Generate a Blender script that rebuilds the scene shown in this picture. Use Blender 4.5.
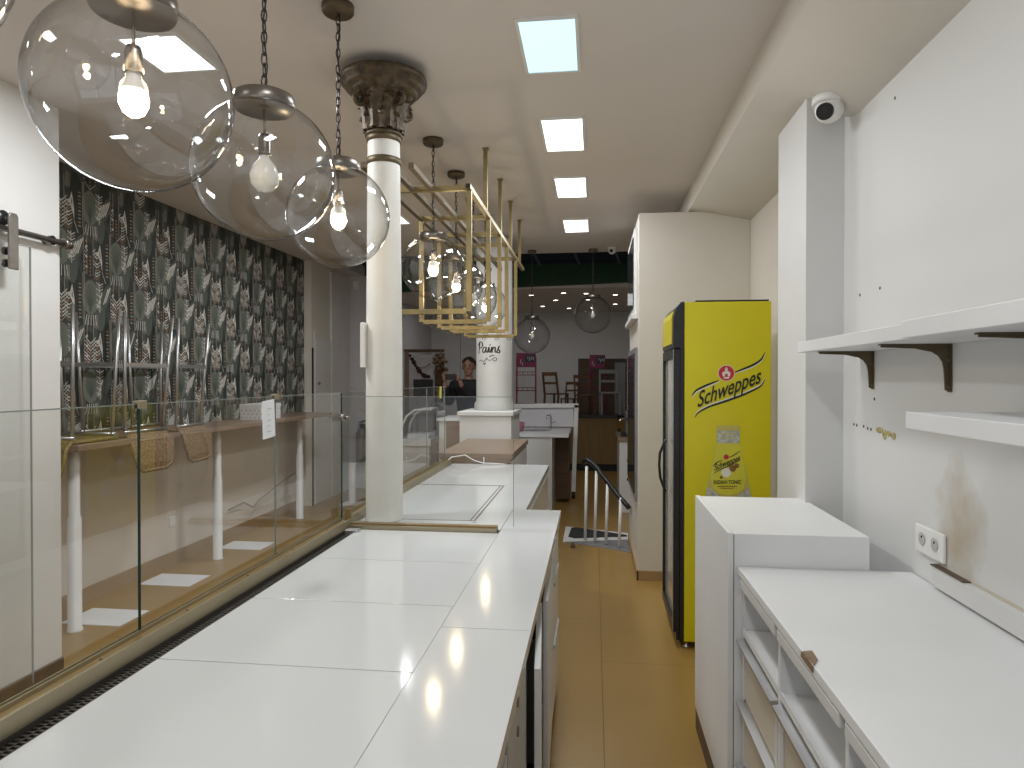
import bpy, bmesh, math, random
from mathutils import Vector, Matrix
random.seed(7)
PI = math.pi
for o in list(bpy.data.objects): bpy.data.objects.remove(o)
S = bpy.context.scene
C = S.collection
# ------------------------------------------------------------------ camera
FOC = 670.0; YAW = math.atan(82/FOC); PIT = math.atan(6/FOC)
cd = bpy.data.cameras.new('camera'); cam = bpy.data.objects.new('camera', cd); C.objects.link(cam)
cd.sensor_width = 36; cd.sensor_fit = 'HORIZONTAL'; cd.lens = FOC*36/1024; cd.clip_start = .02
cam.location = (0, 0, 1.6); cam.rotation_euler = (PI/2-PIT, 0, YAW)
S.camera = cam
# ------------------------------------------------------------------ world / exposure
w = bpy.data.worlds.new('world'); S.world = w; w.use_nodes = True
bg = w.node_tree.nodes['Background']; bg.inputs[0].default_value = (.84, .90, 1, 1); bg.inputs[1].default_value = 1.0
S.view_settings.view_transform = 'Standard'; S.view_settings.look = 'None'
S.view_settings.gamma = 1; S.view_settings.use_curve_mapping = False; S.view_settings.exposure = 0.0
PANEL_W = 10.0      # watts of every ceiling panel
H = 3.07            # ceiling height
def area(name, loc, sx, sy, power, col=(.95, .98, 1)):
    l = bpy.data.lights.new(name, 'AREA'); l.shape = 'RECTANGLE'; l.size = sx; l.size_y = sy
    l.energy = power; l.color = col
    o = bpy.data.objects.new(name, l); C.objects.link(o); o.location = loc; return o
# ------------------------------------------------------------------ materials
def nodemat(name):
    m = bpy.data.materials.new(name); m.use_nodes = True
    return m, m.node_tree.nodes, m.node_tree.links
def mat(name, col, rough=.5, metal=0, var=.04, scale=6, bump=0, bscale=60, spec=.5, emit=None, es=0, alpha=None):
    m, N, L = nodemat(name); b = N['Principled BSDF']
    tc = N.new('ShaderNodeTexCoord'); n = N.new('ShaderNodeTexNoise'); n.inputs['Scale'].default_value = scale
    n.inputs['Detail'].default_value = 4
    L.new(tc.outputs['Object'], n.inputs['Vector'])
    r = N.new('ShaderNodeValToRGB'); L.new(n.outputs['Fac'], r.inputs[0])
    lo = [max(0, c*(1-var)) for c in col]; hi = [min(1, c*(1+var)) for c in col]
    r.color_ramp.elements[0].color = (*lo, 1); r.color_ramp.elements[1].color = (*hi, 1)
    r.color_ramp.elements[0].position = .3; r.color_ramp.elements[1].position = .7
    L.new(r.outputs[0], b.inputs['Base Color'])
    b.inputs['Roughness'].default_value = rough; b.inputs['Metallic'].default_value = metal
    b.inputs['Specular IOR Level'].default_value = spec
    if emit: b.inputs['Emission Color'].default_value = (*emit, 1); b.inputs['Emission Strength'].default_value = es
    if bump:
        n2 = N.new('ShaderNodeTexNoise'); n2.inputs['Scale'].default_value = bscale; L.new(tc.outputs['Object'], n2.inputs['Vector'])
        bp = N.new('ShaderNodeBump'); bp.inputs['Strength'].default_value = bump; bp.inputs['Distance'].default_value = .002
        L.new(n2.outputs['Fac'], bp.inputs['Height']); L.new(bp.outputs[0], b.inputs['Normal'])
    return m
def glassmat(name, tint=(.97, .985, .98), edge=None, k=1.8, f0=.045):
    m, N, L = nodemat(name); N.remove(N['Principled BSDF']); out = N['Material Output']
    lw = N.new('ShaderNodeLayerWeight'); lw.inputs['Blend'].default_value = .5
    p = N.new('ShaderNodeMath'); p.operation = 'POWER'; p.inputs[1].default_value = 5; L.new(lw.outputs['Facing'], p.inputs[0])
    q = N.new('ShaderNodeMath'); q.operation = 'MULTIPLY_ADD'; q.use_clamp = True; q.inputs[1].default_value = .9; q.inputs[2].default_value = f0*k
    L.new(p.outputs[0], q.inputs[0])
    t = N.new('ShaderNodeBsdfTransparent'); g = N.new('ShaderNodeBsdfGlossy'); g.inputs['Roughness'].default_value = .01
    t.inputs[0].default_value = (*tint, 1)
    if edge:
        p2 = N.new('ShaderNodeMath'); p2.operation = 'POWER'; p2.inputs[1].default_value = 3.5; L.new(lw.outputs['Facing'], p2.inputs[0])
        mx = N.new('ShaderNodeMix'); mx.data_type = 'RGBA'; mx.inputs['A'].default_value = (*tint, 1); mx.inputs['B'].default_value = (*edge, 1)
        L.new(p2.outputs[0], mx.inputs['Factor']); L.new(mx.outputs['Result'], t.inputs[0])
    ms = N.new('ShaderNodeMixShader'); L.new(q.outputs[0], ms.inputs[0]); L.new(t.outputs[0], ms.inputs[1]); L.new(g.outputs[0], ms.inputs[2])
    L.new(ms.outputs[0], out.inputs[0]); return m
def woodmat(name, a, b_, scale=3, rough=.5, stretch=(1, 12, 12)):
    m, N, L = nodemat(name); b = N['Principled BSDF']
    tc = N.new('ShaderNodeTexCoord'); mp = N.new('ShaderNodeMapping'); mp.inputs['Scale'].default_value = stretch
    n = N.new('ShaderNodeTexNoise'); n.inputs['Scale'].default_value = scale; n.inputs['Detail'].default_value = 6
    L.new(tc.outputs['Object'], mp.inputs[0]); L.new(mp.outputs[0], n.inputs['Vector'])
    r = N.new('ShaderNodeValToRGB'); r.color_ramp.elements[0].color = (*a, 1); r.color_ramp.elements[1].color = (*b_, 1)
    r.color_ramp.elements[0].position = .3; r.color_ramp.elements[1].position = .7
    L.new(n.outputs['Fac'], r.inputs[0]); L.new(r.outputs[0], b.inputs['Base Color']); b.inputs['Roughness'].default_value = rough
    return m
M = {}
M['ceil'] = mat('ceiling_paint', (.70, .655, .62), .8, var=.03, scale=1.2, bump=.1, bscale=20)
M['white_wall'] = mat('white_wall_paint', (.71, .705, .695), .6, var=.03, scale=2, bump=.15, bscale=25)
M['cream'] = mat('cream_wall_paint', (.68, .64, .575), .6, var=.03, scale=2, bump=.1, bscale=25)
M['beige'] = mat('beige_wall_paint', (.76, .70, .63), .6, var=.04, scale=1)
M['grey_wall'] = mat('grey_wall_paint', (.64, .62, .64), .6, var=.03, scale=1)
M['door_white'] = mat('white_door_paint', (.70, .68, .66), .45, var=.02)
M['lam'] = mat('white_laminate', (.62, .635, .64), .11, var=.015, scale=3)
M['lam_side'] = mat('white_laminate_matt', (.68, .68, .67), .4, var=.02, scale=4)
M['lam_worn'] = mat('worn_white_laminate', (.77, .775, .78), .45, var=.03, scale=3)
M['lam_grey'] = mat('grey_laminate', (.52, .51, .47), .45, var=.05)
M['lam_beige'] = mat('beige_laminate', (.62, .56, .46), .45, var=.04)
M['dark'] = mat('black_plastic', (.012, .012, .013), .35)
M['col_shaded'] = mat('shaded_thick_column', (.50, .49, .465), .5, var=.04, scale=5)  # white column with its colour darkened to imitate shade at the back
M['dark_m'] = mat('black_matt', (.02, .019, .018), .7)
M['seam'] = mat('dark_seam', (.10, .07, .05), .7)
M['brass'] = mat('brushed_brass', (.30, .235, .11), .42, .75, var=.1, scale=20)
M['brass_d'] = mat('dark_brass', (.13, .10, .06), .5, .6, var=.1, scale=20)
M['gold'] = mat('champagne_gold_trim', (.36, .31, .21), .35, .6, var=.06)
M['goldb'] = mat('bronze_trim', (.30, .21, .095), .35, .55, var=.06)
M['chainm'] = mat('dark_chain_metal', (.07, .055, .05), .4, .8)
M['nickel'] = mat('brushed_nickel', (.24, .22, .20), .32, .9, var=.08, scale=30)
M['alu'] = mat('aluminium', (.62, .62, .63), .32, .9, var=.04)
M['bulb_on'] = mat('lit_bulb', (1, .9, .7), .4, emit=(1, .80, .50), es=24)
M['bulb_off'] = mat('opal_bulb', (.86, .83, .76), .25)
M['bulb_white'] = mat('white_bulb_collar', (.8, .78, .74), .4)
M['globe'] = glassmat('clear_globe_glass', (.955, .96, .965), edge=(.45, .46, .47), k=2.6)
M['globe_s'] = glassmat('small_globe_glass', (.92, .92, .93), edge=(.35, .36, .37), k=1.5)
M['glass'] = glassmat('clear_panel_glass', (.965, .975, .965), k=2.3)
M['glass_c'] = glassmat('clear_cross_glass', (.965, .975, .965), k=1.0)
M['glass_edge'] = mat('dark_green_glass_edge', (.01, .035, .028), .15)
M['glass_top'] = mat('pale_glass_edge', (.20, .225, .205), .2)
M['yellow'] = mat('fridge_yellow', (.68, .60, .008), .32, var=.02)
M['black_ink'] = mat('black_print', (.015, .015, .012), .4)
M['white_ink'] = mat('white_print', (.78, .78, .70), .4)
M['red_ink'] = mat('red_print', (.52, .02, .04), .4)
M['silver_ink'] = mat('silver_foil_print', (.46, .48, .42), .35, var=.35, scale=50)
M['gold_ink'] = mat('pale_gold_print', (.55, .48, .12), .4)
M['brown_ink'] = mat('brown_print', (.25, .12, .03), .4)
M['label_ink'] = mat('label_yellow_print', (.66, .62, .05), .35)
M['plinth'] = mat('brown_plinth', (.13, .085, .05), .6, var=.15, scale=10)
M['skirt'] = mat('ochre_baseboard', (.36, .235, .11), .5)
M['wood'] = woodmat('brown_wood_top', (.21, .145, .095), (.28, .20, .14), rough=.45)
M['wood_d'] = woodmat('dark_wood', (.07, .04, .022), (.13, .07, .035), rough=.5)
M['wood_o'] = woodmat('ochre_wood_panel', (.20, .12, .035), (.25, .16, .05), rough=.5, stretch=(12, 12, 1))
M['bar_top'] = woodmat('bar_top_wood', (.23, .155, .11), (.32, .23, .17), rough=.4, stretch=(12, 1, 12))
M['rattan'] = mat('woven_rattan', (.26, .17, .09), .6, var=.45, scale=70, bump=.5, bscale=160)
M['rattan_o'] = mat('olive_woven_rattan', (.25, .19, .06), .6, var=.4, scale=70, bump=.5, bscale=160)
M['post_white'] = mat('white_metal_post', (.78, .77, .76), .35)
M['column'] = mat('painted_column', (.72, .71, .67), .5, var=.05, scale=5, bump=.25, bscale=14)
M['bronze'] = mat('gilded_bronze_plaster', (.075, .052, .028), .5, .3, var=.6, scale=28, bump=.8, bscale=70)
M['green_b'] = mat('dark_green_panel', (.006, .050, .018), .6, var=.2, scale=2)
M['blue_b'] = mat('dark_blue_panel', (.012, .022, .05), .6, var=.2, scale=2)
M['blue_line'] = mat('pale_rafter', (.09, .12, .17), .6)
M['pink'] = mat('magenta_paint', (.20, .008, .06), .45)
M['navy'] = mat('navy_print', (.02, .02, .06), .5)
M['pink_l'] = mat('pink_plastic', (.45, .16, .22), .4)
M['skin'] = mat('skin', (.30, .16, .11), .55)
M['hair'] = mat('dark_hair', (.018, .012, .010), .6, var=.4, scale=60)
M['jacket'] = mat('black_cloth', (.012, .012, .014), .8)
M['jeans'] = mat('dark_blue_denim', (.022, .028, .045), .8)
M['note'] = mat('yellow_paper', (.62, .58, .12), .7)
M['paper'] = mat('white_paper', (.80, .80, .82), .6)
M['garland_r'] = mat('dark_red_garland', (.05, .012, .012), .7)
M['dry'] = mat('dried_flowers', (.20, .14, .08), .8, var=.5, scale=40)
M['chrome'] = mat('chrome', (.6, .6, .6), .15, 1)
M['ext'] = mat('grey_extinguisher_paint', (.20, .18, .17), .3)
M['dark_glass'] = mat('smoked_glass', (.035, .035, .038), .08)
M['mat_floor'] = mat('charcoal_mat', (.022, .022, .025), .8)
M['steel'] = mat('grey_steel_plate', (.26, .26, .27), .4, .3)
M['socket_white'] = mat('white_socket_plastic', (.84, .84, .82), .3)
M['outlet_hole'] = mat('grey_socket_well', (.52, .51, .49), .5)
def emis(name, col, s):
    m, N, L = nodemat(name); b = N['Principled BSDF']; b.inputs['Base Color'].default_value = (*col, 1)
    b.inputs['Emission Color'].default_value = (*col, 1); b.inputs['Emission Strength'].default_value = s; return m
M['panel_e'] = emis('lit_panel', (.90, .97, 1), 3.2)
M['panel_b'] = emis('lit_panel_cool', (.50, .82, 1), 1.25)
M['spot_e'] = emis('lit_spot', (1, .9, .75), 7)
M['lit_pot'] = M['socket_white']
# floor: ochre vinyl with a few long seams
def floor_surface():
    m, N, L = nodemat('ochre_vinyl_floor'); b = N['Principled BSDF']; tc = N.new('ShaderNodeTexCoord')
    n = N.new('ShaderNodeTexNoise'); n.inputs['Scale'].default_value = 1.3; n.inputs['Detail'].default_value = 5; L.new(tc.outputs['Object'], n.inputs[0])
    r = N.new('ShaderNodeValToRGB'); r.color_ramp.elements[0].color = (.30, .178, .045, 1); r.color_ramp.elements[1].color = (.335, .202, .056, 1)
    r.color_ramp.elements[0].position = .3; r.color_ramp.elements[1].position = .7; L.new(n.outputs[0], r.inputs[0])
    br = N.new('ShaderNodeTexBrick'); br.offset = .35; br.inputs['Scale'].default_value = 1; br.inputs['Mortar Size'].default_value = .0025
    br.inputs['Brick Width'].default_value = 1.9; br.inputs['Row Height'].default_value = .95
    mp = N.new('ShaderNodeMapping'); mp.inputs['Rotation'].default_value = (0, 0, PI/2); mp.inputs['Location'].default_value = (0, -.995, 0)
    L.new(tc.outputs['Object'], mp.inputs[0]); L.new(mp.outputs[0], br.inputs[0])
    mx = N.new('ShaderNodeMix'); mx.data_type = 'RGBA'; L.new(br.outputs['Fac'], mx.inputs['Factor']); L.new(r.outputs[0], mx.inputs['A'])
    mx.inputs['B'].default_value = (.17, .10, .03, 1); L.new(mx.outputs['Result'], b.inputs['Base Color'])
    b.inputs['Roughness'].default_value = .33; return m
M['floor'] = floor_surface()
# right wall: white paint with a damp stain of its own shape (object coords = world coords)
def stained_wall():
    m, N, L = nodemat('stained_white_paint'); b = N['Principled BSDF']; tc = N.new('ShaderNodeTexCoord')
    n = N.new('ShaderNodeTexNoise'); n.inputs['Scale'].default_value = 9; n.inputs['Detail'].default_value = 5; L.new(tc.outputs['Object'], n.inputs[0])
    mp = N.new('ShaderNodeMapping'); mp.inputs['Location'].default_value = (0, -2.10*7, -1.15*4.6); mp.inputs['Scale'].default_value = (0, 7, 4.6)
    L.new(tc.outputs['Object'], mp.inputs[0])
    ln = N.new('ShaderNodeVectorMath'); ln.operation = 'LENGTH'; L.new(mp.outputs[0], ln.inputs[0])
    a = N.new('ShaderNodeMath'); a.operation = 'MULTIPLY_ADD'; a.inputs[1].default_value = 1.3; L.new(n.outputs[0], a.inputs[0]); L.new(ln.outputs['Value'], a.inputs[2])
    r = N.new('ShaderNodeValToRGB'); e = r.color_ramp.elements; e[0].position = .45; e[0].color = (.46, .38, .27, 1); e[1].position = 1.0; e[1].color = (.72, .72, .71, 1)
    mr = N.new('ShaderNodeMath'); mr.operation = 'MULTIPLY'; mr.inputs[1].default_value = .62; L.new(a.outputs[0], mr.inputs[0]); L.new(mr.outputs[0], r.inputs[0])
    L.new(r.outputs[0], b.inputs['Base Color']); b.inputs['Roughness'].default_value = .5
    n2 = N.new('ShaderNodeTexNoise'); n2.inputs['Scale'].default_value = 7; L.new(tc.outputs['Object'], n2.inputs[0])
    bp = N.new('ShaderNodeBump'); bp.inputs['Strength'].default_value = .25; bp.inputs['Distance'].default_value = .004
    L.new(n2.outputs[0], bp.inputs['Height']); L.new(bp.outputs[0], b.inputs['Normal']); return m
M['stain'] = stained_wall()
# ------------------------------------------------------------------ mesh builder
class MB:
    def __init__(s): s.bm = bmesh.new(); s.mi = 0
    def face(s, pts):
        vs = [s.bm.verts.new(p) for p in pts]
        try: f = s.bm.faces.new(vs); f.material_index = s.mi; return f
        except Exception: return None
    def box(s, x0, x1, y0, y1, z0, z1):
        v = [s.bm.verts.new(p) for p in ((x0,y0,z0),(x1,y0,z0),(x1,y1,z0),(x0,y1,z0),(x0,y0,z1),(x1,y0,z1),(x1,y1,z1),(x0,y1,z1))]
        for q in ((3,2,1,0),(4,5,6,7),(0,1,5,4),(1,2,6,5),(2,3,7,6),(3,0,4,7)):
            f = s.bm.faces.new([v[i] for i in q]); f.material_index = s.mi
        return s
    def prism(s, pts, d):      # pts: planar loop of 3D points, d: extrusion vector
        d = Vector(d); a = [s.bm.verts.new(p) for p in pts]; b = [s.bm.verts.new(Vector(p)+d) for p in pts]; n = len(a)
        fs = [s.bm.faces.new(a[::-1]), s.bm.faces.new(b)]
        for i in range(n): fs.append(s.bm.faces.new((a[i], a[(i+1) % n], b[(i+1) % n], b[i])))
        for f in fs: f.material_index = s.mi
        return s
    def tube(s, pts, r, n=10, caps=True, closed=False):
        pts = [Vector(p) for p in pts]; rs = r if isinstance(r, (list, tuple)) else [r]*len(pts); rings = []
        N = len(pts); up = None
        for i, p in enumerate(pts):
            if closed: t = pts[(i+1) % N]-pts[i-1]
            else: t = (pts[min(i+1, N-1)]-pts[max(i-1, 0)])
            t.normalize()
            if up is None: up = Vector((0,0,1)) if abs(t.z) < .9 else Vector((1,0,0))
            a = t.cross(up)
            if a.length < 1e-4: a = t.cross(Vector((0,1,0)))
            a.normalize(); b = t.cross(a).normalized(); up = -b if (-b).dot(up) > 0 else b
            rings.append([s.bm.verts.new(p+(a*math.cos(2*PI*k/n)+b*math.sin(2*PI*k/n))*rs[i]) for k in range(n)])
        M_ = N if closed else N-1
        for i in range(M_):
            A = rings[i]; B = rings[(i+1) % N]
            for k in range(n):
                f = s.bm.faces.new((A[k], A[(k+1) % n], B[(k+1) % n], B[k])); f.smooth = n > 4; f.material_index = s.mi
        if caps and not closed:
            for R_ in (rings[0][::-1], rings[-1]):
                f = s.bm.faces.new(R_); f.material_index = s.mi
        return s
    def bar(s, a, b, wd, ht=None):   # square bar between points
        a = Vector(a); b = Vector(b); t = (b-a).normalized(); ht = ht or wd
        up = Vector((0,0,1)) if abs(t.z) < .95 else Vector((0,1,0))
        x = t.cross(up).normalized()*wd/2; y = x.normalized().cross(t).normalized()*ht/2
        s.prism([a-x-y, a+x-y, a+x+y, a-x+y], b-a); return s
    def lathe(s, prof, c=(0,0,0), n=32, ax='z', smooth=True):
        rings = []
        for r, h in prof:
            ring = []
            for k in range(n):
                t = 2*PI*k/n; p = (r*math.cos(t), r*math.sin(t), h)
                if ax == 'y': p = (p[0], p[2], p[1])
                if ax == 'x': p = (p[2], p[0], p[1])
                ring.append(s.bm.verts.new(Vector(p)+Vector(c)))
            rings.append(ring)
        for i in range(len(rings)-1):
            for k in range(n):
                f = s.bm.faces.new((rings[i][k], rings[i][(k+1) % n], rings[i+1][(k+1) % n], rings[i+1][k])); f.smooth = smooth; f.material_index = s.mi
        return s
    def ball(s, c, r, n=16, sc=(1,1,1)):
        prof = [(max(1e-4, r*math.sin(PI*i/n)), -r*math.cos(PI*i/n)) for i in range(n+1)]
        st = len(s.bm.verts); s.lathe(prof, (0,0,0), n=n*2); s.bm.verts.ensure_lookup_table()
        for v in list(s.bm.verts)[st:]: v.co = Vector((v.co.x*sc[0], v.co.y*sc[1], v.co.z*sc[2]))+Vector(c)
        return s
def obj(name, mb, mats, parent=None, bevel=0, recalc=True, shift=True):
    me = bpy.data.meshes.new(name)
    if recalc: bmesh.ops.recalc_face_normals(mb.bm, faces=mb.bm.faces[:])
    mb.bm.to_mesh(me); mb.bm.free()
    for m in (mats if isinstance(mats, (list, tuple)) else [mats]): me.materials.append(m)
    o = bpy.data.objects.new(name, me); C.objects.link(o)
    if parent:
        o.parent = parent
        if shift:
            p = parent; off = Vector((0,0,0))
            while p: off += Vector(p.location); p = p.parent
            me.transform(Matrix.Translation(-off))
    if bevel:
        b = o.modifiers.new('bevel', 'BEVEL'); b.width = bevel; b.segments = 2; b.limit_method = 'ANGLE'
    return o
def thing(name, label, cat, loc=(0,0,0), rz=0, group=None):
    o = bpy.data.objects.new(name, None); C.objects.link(o); o.location = loc; o.rotation_euler = (0,0,rz)
    o.empty_display_size = .05
    o['label'] = label; o['category'] = cat
    if group: o['group'] = group
    return o
def tag(o, label, cat, group=None):
    o['label'] = label; o['category'] = cat
    if group: o['group'] = group
    return o
def struct(name, mb, m, bevel=0):
    o = obj(name, mb, m, None, bevel); o['kind'] = 'structure'; return o
def B(*a): return MB().box(*a)
def dup(root, loc, rz, label=None, group=None):
    r = root.copy(); C.objects.link(r); r.location = loc; r.rotation_euler = (0,0,rz)
    if label: r['label'] = label
    if group: r['group'] = group
    for ch in list(root.children):
        c = ch.copy(); C.objects.link(c); c.parent = r
        for g in list(ch.children):
            d = g.copy(); C.objects.link(d); d.parent = c
    return r
def text_mb(s, size, shear=0, off=0, sx=1, align='LEFT'):
    cu = bpy.data.curves.new('t', 'FONT'); cu.body = s; cu.size = size; cu.shear = shear; cu.offset = off; cu.align_x = align
    cu.resolution_u = 6
    o = bpy.data.objects.new('t', cu); C.objects.link(o)
    dg = bpy.context.evaluated_depsgraph_get(); me = bpy.data.meshes.new_from_object(o.evaluated_get(dg))
    bpy.data.objects.remove(o); mb = MB(); mb.bm.from_mesh(me); bpy.data.meshes.remove(me)
    for v in mb.bm.verts: v.co.x *= sx
    return mb
# ================================================================== SETTING
struct('floor', B(-3.6, 1.25, -2.5, 13.2, -.1, 0), M['floor'])
struct('ceiling', B(-3.75, 1.4, -2.6, 7.9, H, H+.12), M['ceil'])
struct('wall_left_entrance', B(-3.6, -2.9, -2.5, 3.34, 0, H), M['white_wall'])
struct('baseboard_left', B(-2.9, -2.888, -2.4, 3.34, 0, .07), M['plinth'])
# front (behind the camera): a glazed shopfront letting daylight in
fr = MB(); fr.box(-3.6, 1.3, -2.6, -2.5, 0, .45); fr.box(-3.6, 1.3, -2.6, -2.5, 2.75, H)
for x0, x1 in ((-3.6, -2.5), (-1.1, -1.0), (.3, .4), (.95, 1.3)): fr.box(x0, x1, -2.6, -2.5, .45, 2.75)
struct('wall_front', fr, M['white_wall'])
# right wall: near section, far section, sloping boxed-in beam
struct('wall_right_near', B(1.06, 1.4, -2.5, 3.02, 0, 2.95), M['stain'])
struct('wall_right_far', B(1.2, 1.4, 3.02, 13.2, 0, 2.95), M['cream'])
struct('wall_right_pilaster', B(.905, 1.2, 3.02, 3.46, 0, 2.80), M['white_wall'])
bmx = MB(); pr = []
for y, xw, zw in [(-2.5, 1.06, 2.67), (2.85, 1.06, 2.67)]+[(2.85+.6*k/10, 1.06+.14*(k/10)**2*(3-.2*k), 2.67+.14*(k/10)**2*(3-.2*k)) for k in range(1, 11)]+[(8.0, 1.2, 2.84)]:
    pr.append([bmx.bm.verts.new(p) for p in ((.735, y, H), (.735, y, 2.91), (xw, y, zw), (1.38, y, zw), (1.38, y, H))])
for i in range(len(pr)-1):
    for k in range(5): bmx.bm.faces.new((pr[i][k], pr[i][(k+1) % 5], pr[i+1][(k+1) % 5], pr[i+1][k])).smooth = (k == 1)
bmx.bm.faces.new(pr[0]); bmx.bm.faces.new(pr[-1][::-1])
struct('trim_1', bmx, M['cream'])
# ---- left wall with the tropical wallpaper, all one wall
def wallpaper():
    mb = MB(); mb.mi = 0; x = -3.6; mb.box(-3.75, x, 3.34, 8.0, 0, H)
    mb.mi = 7; mb.box(x-.001, x+.004, 3.34, 8.0, 0, 1.17)     # painted dado below the bar
    bw = mb.bm.faces[:]
    pat = MB(); T = .53; V = .64
    cnt = [0]
    def P(cy, cz, pts, lay, mi):
        pat.mi = mi; cnt[0] += 1; d_ = x+.0012+.0012*lay+.00004*(cnt[0] % 60)+.00002*(int(cy*50) % 2); pat.face([(d_, cy-a, cz+b) for a, b in pts])
    def ell(a, b, ra, rb, n=14, sh=0): return [(a+ra*math.cos(2*PI*k/n)+sh*rb*math.sin(2*PI*k/n), b+rb*math.sin(2*PI*k/n)) for k in range(n)]
    for ci in range(10):
        for ri in range(7):
            cy = 3.36+T*ci; cz = .9+V*ri*.5
            if ri % 2: cy += T/2
            if cz > 3.4: continue
            # dark leaf ground patches
            P(cy, cz, ell(.13, .05, .06, .17), 0, 1); P(cy, cz, ell(-.15, .12, .05, .15), 0, 1); P(cy, cz, ell(.02, .30, .07, .1), 0, 1)
            P(cy, cz, ell(-.10, -.12, .05, .12), 0, 2); P(cy, cz, ell(.21, .20, .04, .12), 0, 2)
            # round fan leaf
            P(cy, cz, ell(0, 0, .078, .125), 1, 3)
            for k in range(9):
                t = PI/2+(k-4)*.30; e = (.07*math.cos(t), -.03+.13*math.sin(t))
                P(cy, cz, [(-.003, -.085), (.003, -.085), (e[0]+.0025, e[1]), (e[0]-.0025, e[1])], 2, 2)
            P(cy, cz, ell(0, -.08, .012, .03, 8), 2, 2)
            # chevron frond above it
            P(cy, cz, ell(0, .235, .055, .11), 1, 1)
            for k in range(8):
                z0 = .125+k*.025; wv = .066-.004*abs(k-3)
                for sg in (-1, 1):
                    P(cy, cz, [(0, z0), (sg*wv, z0+.050), (sg*wv, z0+.058), (0, z0+.013)], 2, 4 if k % 4 else 6)
            for k in range(6): P(cy, cz, ell(0, .16+k*.026, .010, .008, 6), 3, 5)
            # second, narrower frond and pale stalks filling the ground
            for k in range(9):
                z0 = -.19+k*.022
                for sg in (-1, 1): P(cy, cz, [(.20, z0), (.20+sg*.034, z0+.026), (.20+sg*.034, z0+.032), (.20, z0+.009)], 2, 4 if k % 3 else 5)
            for q in (-.235, -.205, .055, .068, .235): P(cy, cz, [(q, -.16), (q+.004, -.16), (q+.007, .17), (q+.001, .17)], 2, 6)
            for k in range(7): P(cy, cz, ell(-.225, -.14+k*.036, .011, .010, 6), 3, 4 if k % 2 else 5)
            for q in range(5): P(cy, cz, [(-.06+q*.028, -.20), (-.054+q*.028, -.20), (-.040+q*.02, -.125), (-.046+q*.02, -.125)], 3, 4)
            # striped oval leaf, tilted
            P(cy, cz, ell(-.155, .02, .045, .095, sh=-.35), 2, 2)
            for k in range(5):
                a = -.20+k*.020; b = .09-k*.012
                P(cy, cz, [(a, b), (a+.010, b+.005), (a+.058, b-.113), (a+.050, b-.118)], 3, 4)
            # white barbed fern
            P(cy, cz, [(-.095, -.10), (-.088, -.10), (-.082, .12), (-.088, .12)], 3, 4)
            for k in range(10):
                z0 = -.09+k*.02
                for sg in (-1, 1): P(cy, cz, [(-.088, z0), (-.088+sg*.036, z0+.022), (-.088+sg*.034, z0+.028), (-.088, z0+.009)], 3, 4 if k % 2 else 6)
            # beaded brown stalk
            P(cy, cz, [(.085, -.16), (.115, -.16), (.118, .10), (.082, .10)], 2, 1)
            for k in range(10):
                P(cy, cz, ell(.10, -.15+k*.026, .016, .006, 6), 3, 5 if k % 2 else 6)
            # curved pale bird-like bloom
            P(cy, cz, [(.15, -.12), (.165, -.06), (.185, -.02), (.215, .01), (.19, .02), (.172, .075), (.160, .02), (.150, -.04)], 3, 4)
            P(cy, cz, [(.165, -.03), (.178, -.005), (.176, .035), (.168, .01)], 4, 5)
            P(cy, cz, [(.15, -.12), (.154, -.12), (.118, -.20), (.110, -.205)], 3, 4)
            for k in range(4): P(cy, cz, [(.19+k*.012, .10), (.195+k*.012, .10), (.200+k*.008, .20), (.196+k*.008, .20)], 3, 6)
    for co, no in (((0,0,H-.001), (0,0,1)), ((0,8.0,0), (0,1,0)), ((0,3.345,0), (0,-1,0)), ((0,0,1.17), (0,0,-1))):
        bmesh.ops.bisect_plane(pat.bm, geom=pat.bm.verts[:]+pat.bm.edges[:]+pat.bm.faces[:], plane_co=co, plane_no=no, clear_outer=True)
    tmp = bpy.data.meshes.new('tmp'); pat.bm.to_mesh(tmp); pat.bm.free()
    bmesh.ops.recalc_face_normals(mb.bm, faces=bw)
    mb.bm.from_mesh(tmp); bpy.data.meshes.remove(tmp)
    return mb
wm = [mat('paper_ground', (.060, .066, .058), .7, var=.35, scale=9), mat('paper_leaf_dark', (.030, .036, .032), .7), mat('paper_leaf_mid', (.085, .10, .085), .7),
      mat('paper_leaf_pale', (.165, .185, .150), .7), mat('paper_white', (.62, .61, .57), .7, var=.2, scale=30), mat('paper_rust', (.30, .15, .07), .7, var=.4, scale=20),
      mat('paper_grey', (.33, .31, .28), .7), M['beige']]
wo = obj('wall_left', wallpaper(), wm, recalc=False); wo['kind'] = 'structure'
struct('baseboard_left_far', B(-3.596, -3.58, 3.35, 7.75, 0, .11), M['skirt'])
# left room end: short return, white doors, end wall
struct('wall_left_return', B(-3.75, -3.50, 8.0, 8.06, 0, H).box(-3.75, -3.53, 8.06, 9.37, 0, H), M['cream'])
struct('wall_left_end', B(-3.75, -3.2, 9.37, 9.5, 0, H).box(-3.32, -3.2, 9.5, 13.1, 0, H), M['grey_wall'])
d = struct('door_1', B(-3.53, -3.50, 8.12, 8.62, 0, 2.1).box(-3.53, -3.505, 8.10, 8.12, 0, 2.2), M['door_white'], .003)
obj('door_knob', MB().ball((-3.485, 8.2, 1.53), .018, 8), M['nickel'], d)
struct('door_2', B(-3.53, -3.50, 8.66, 9.30, 0, H-.05), M['door_white'], .003)
struct('gap_shade', B(-3.52, -3.488, 8.005, 8.035, 0, 1.98), M['dark_m'])  # black strip imitating the shadow in a tall narrow gap
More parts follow.
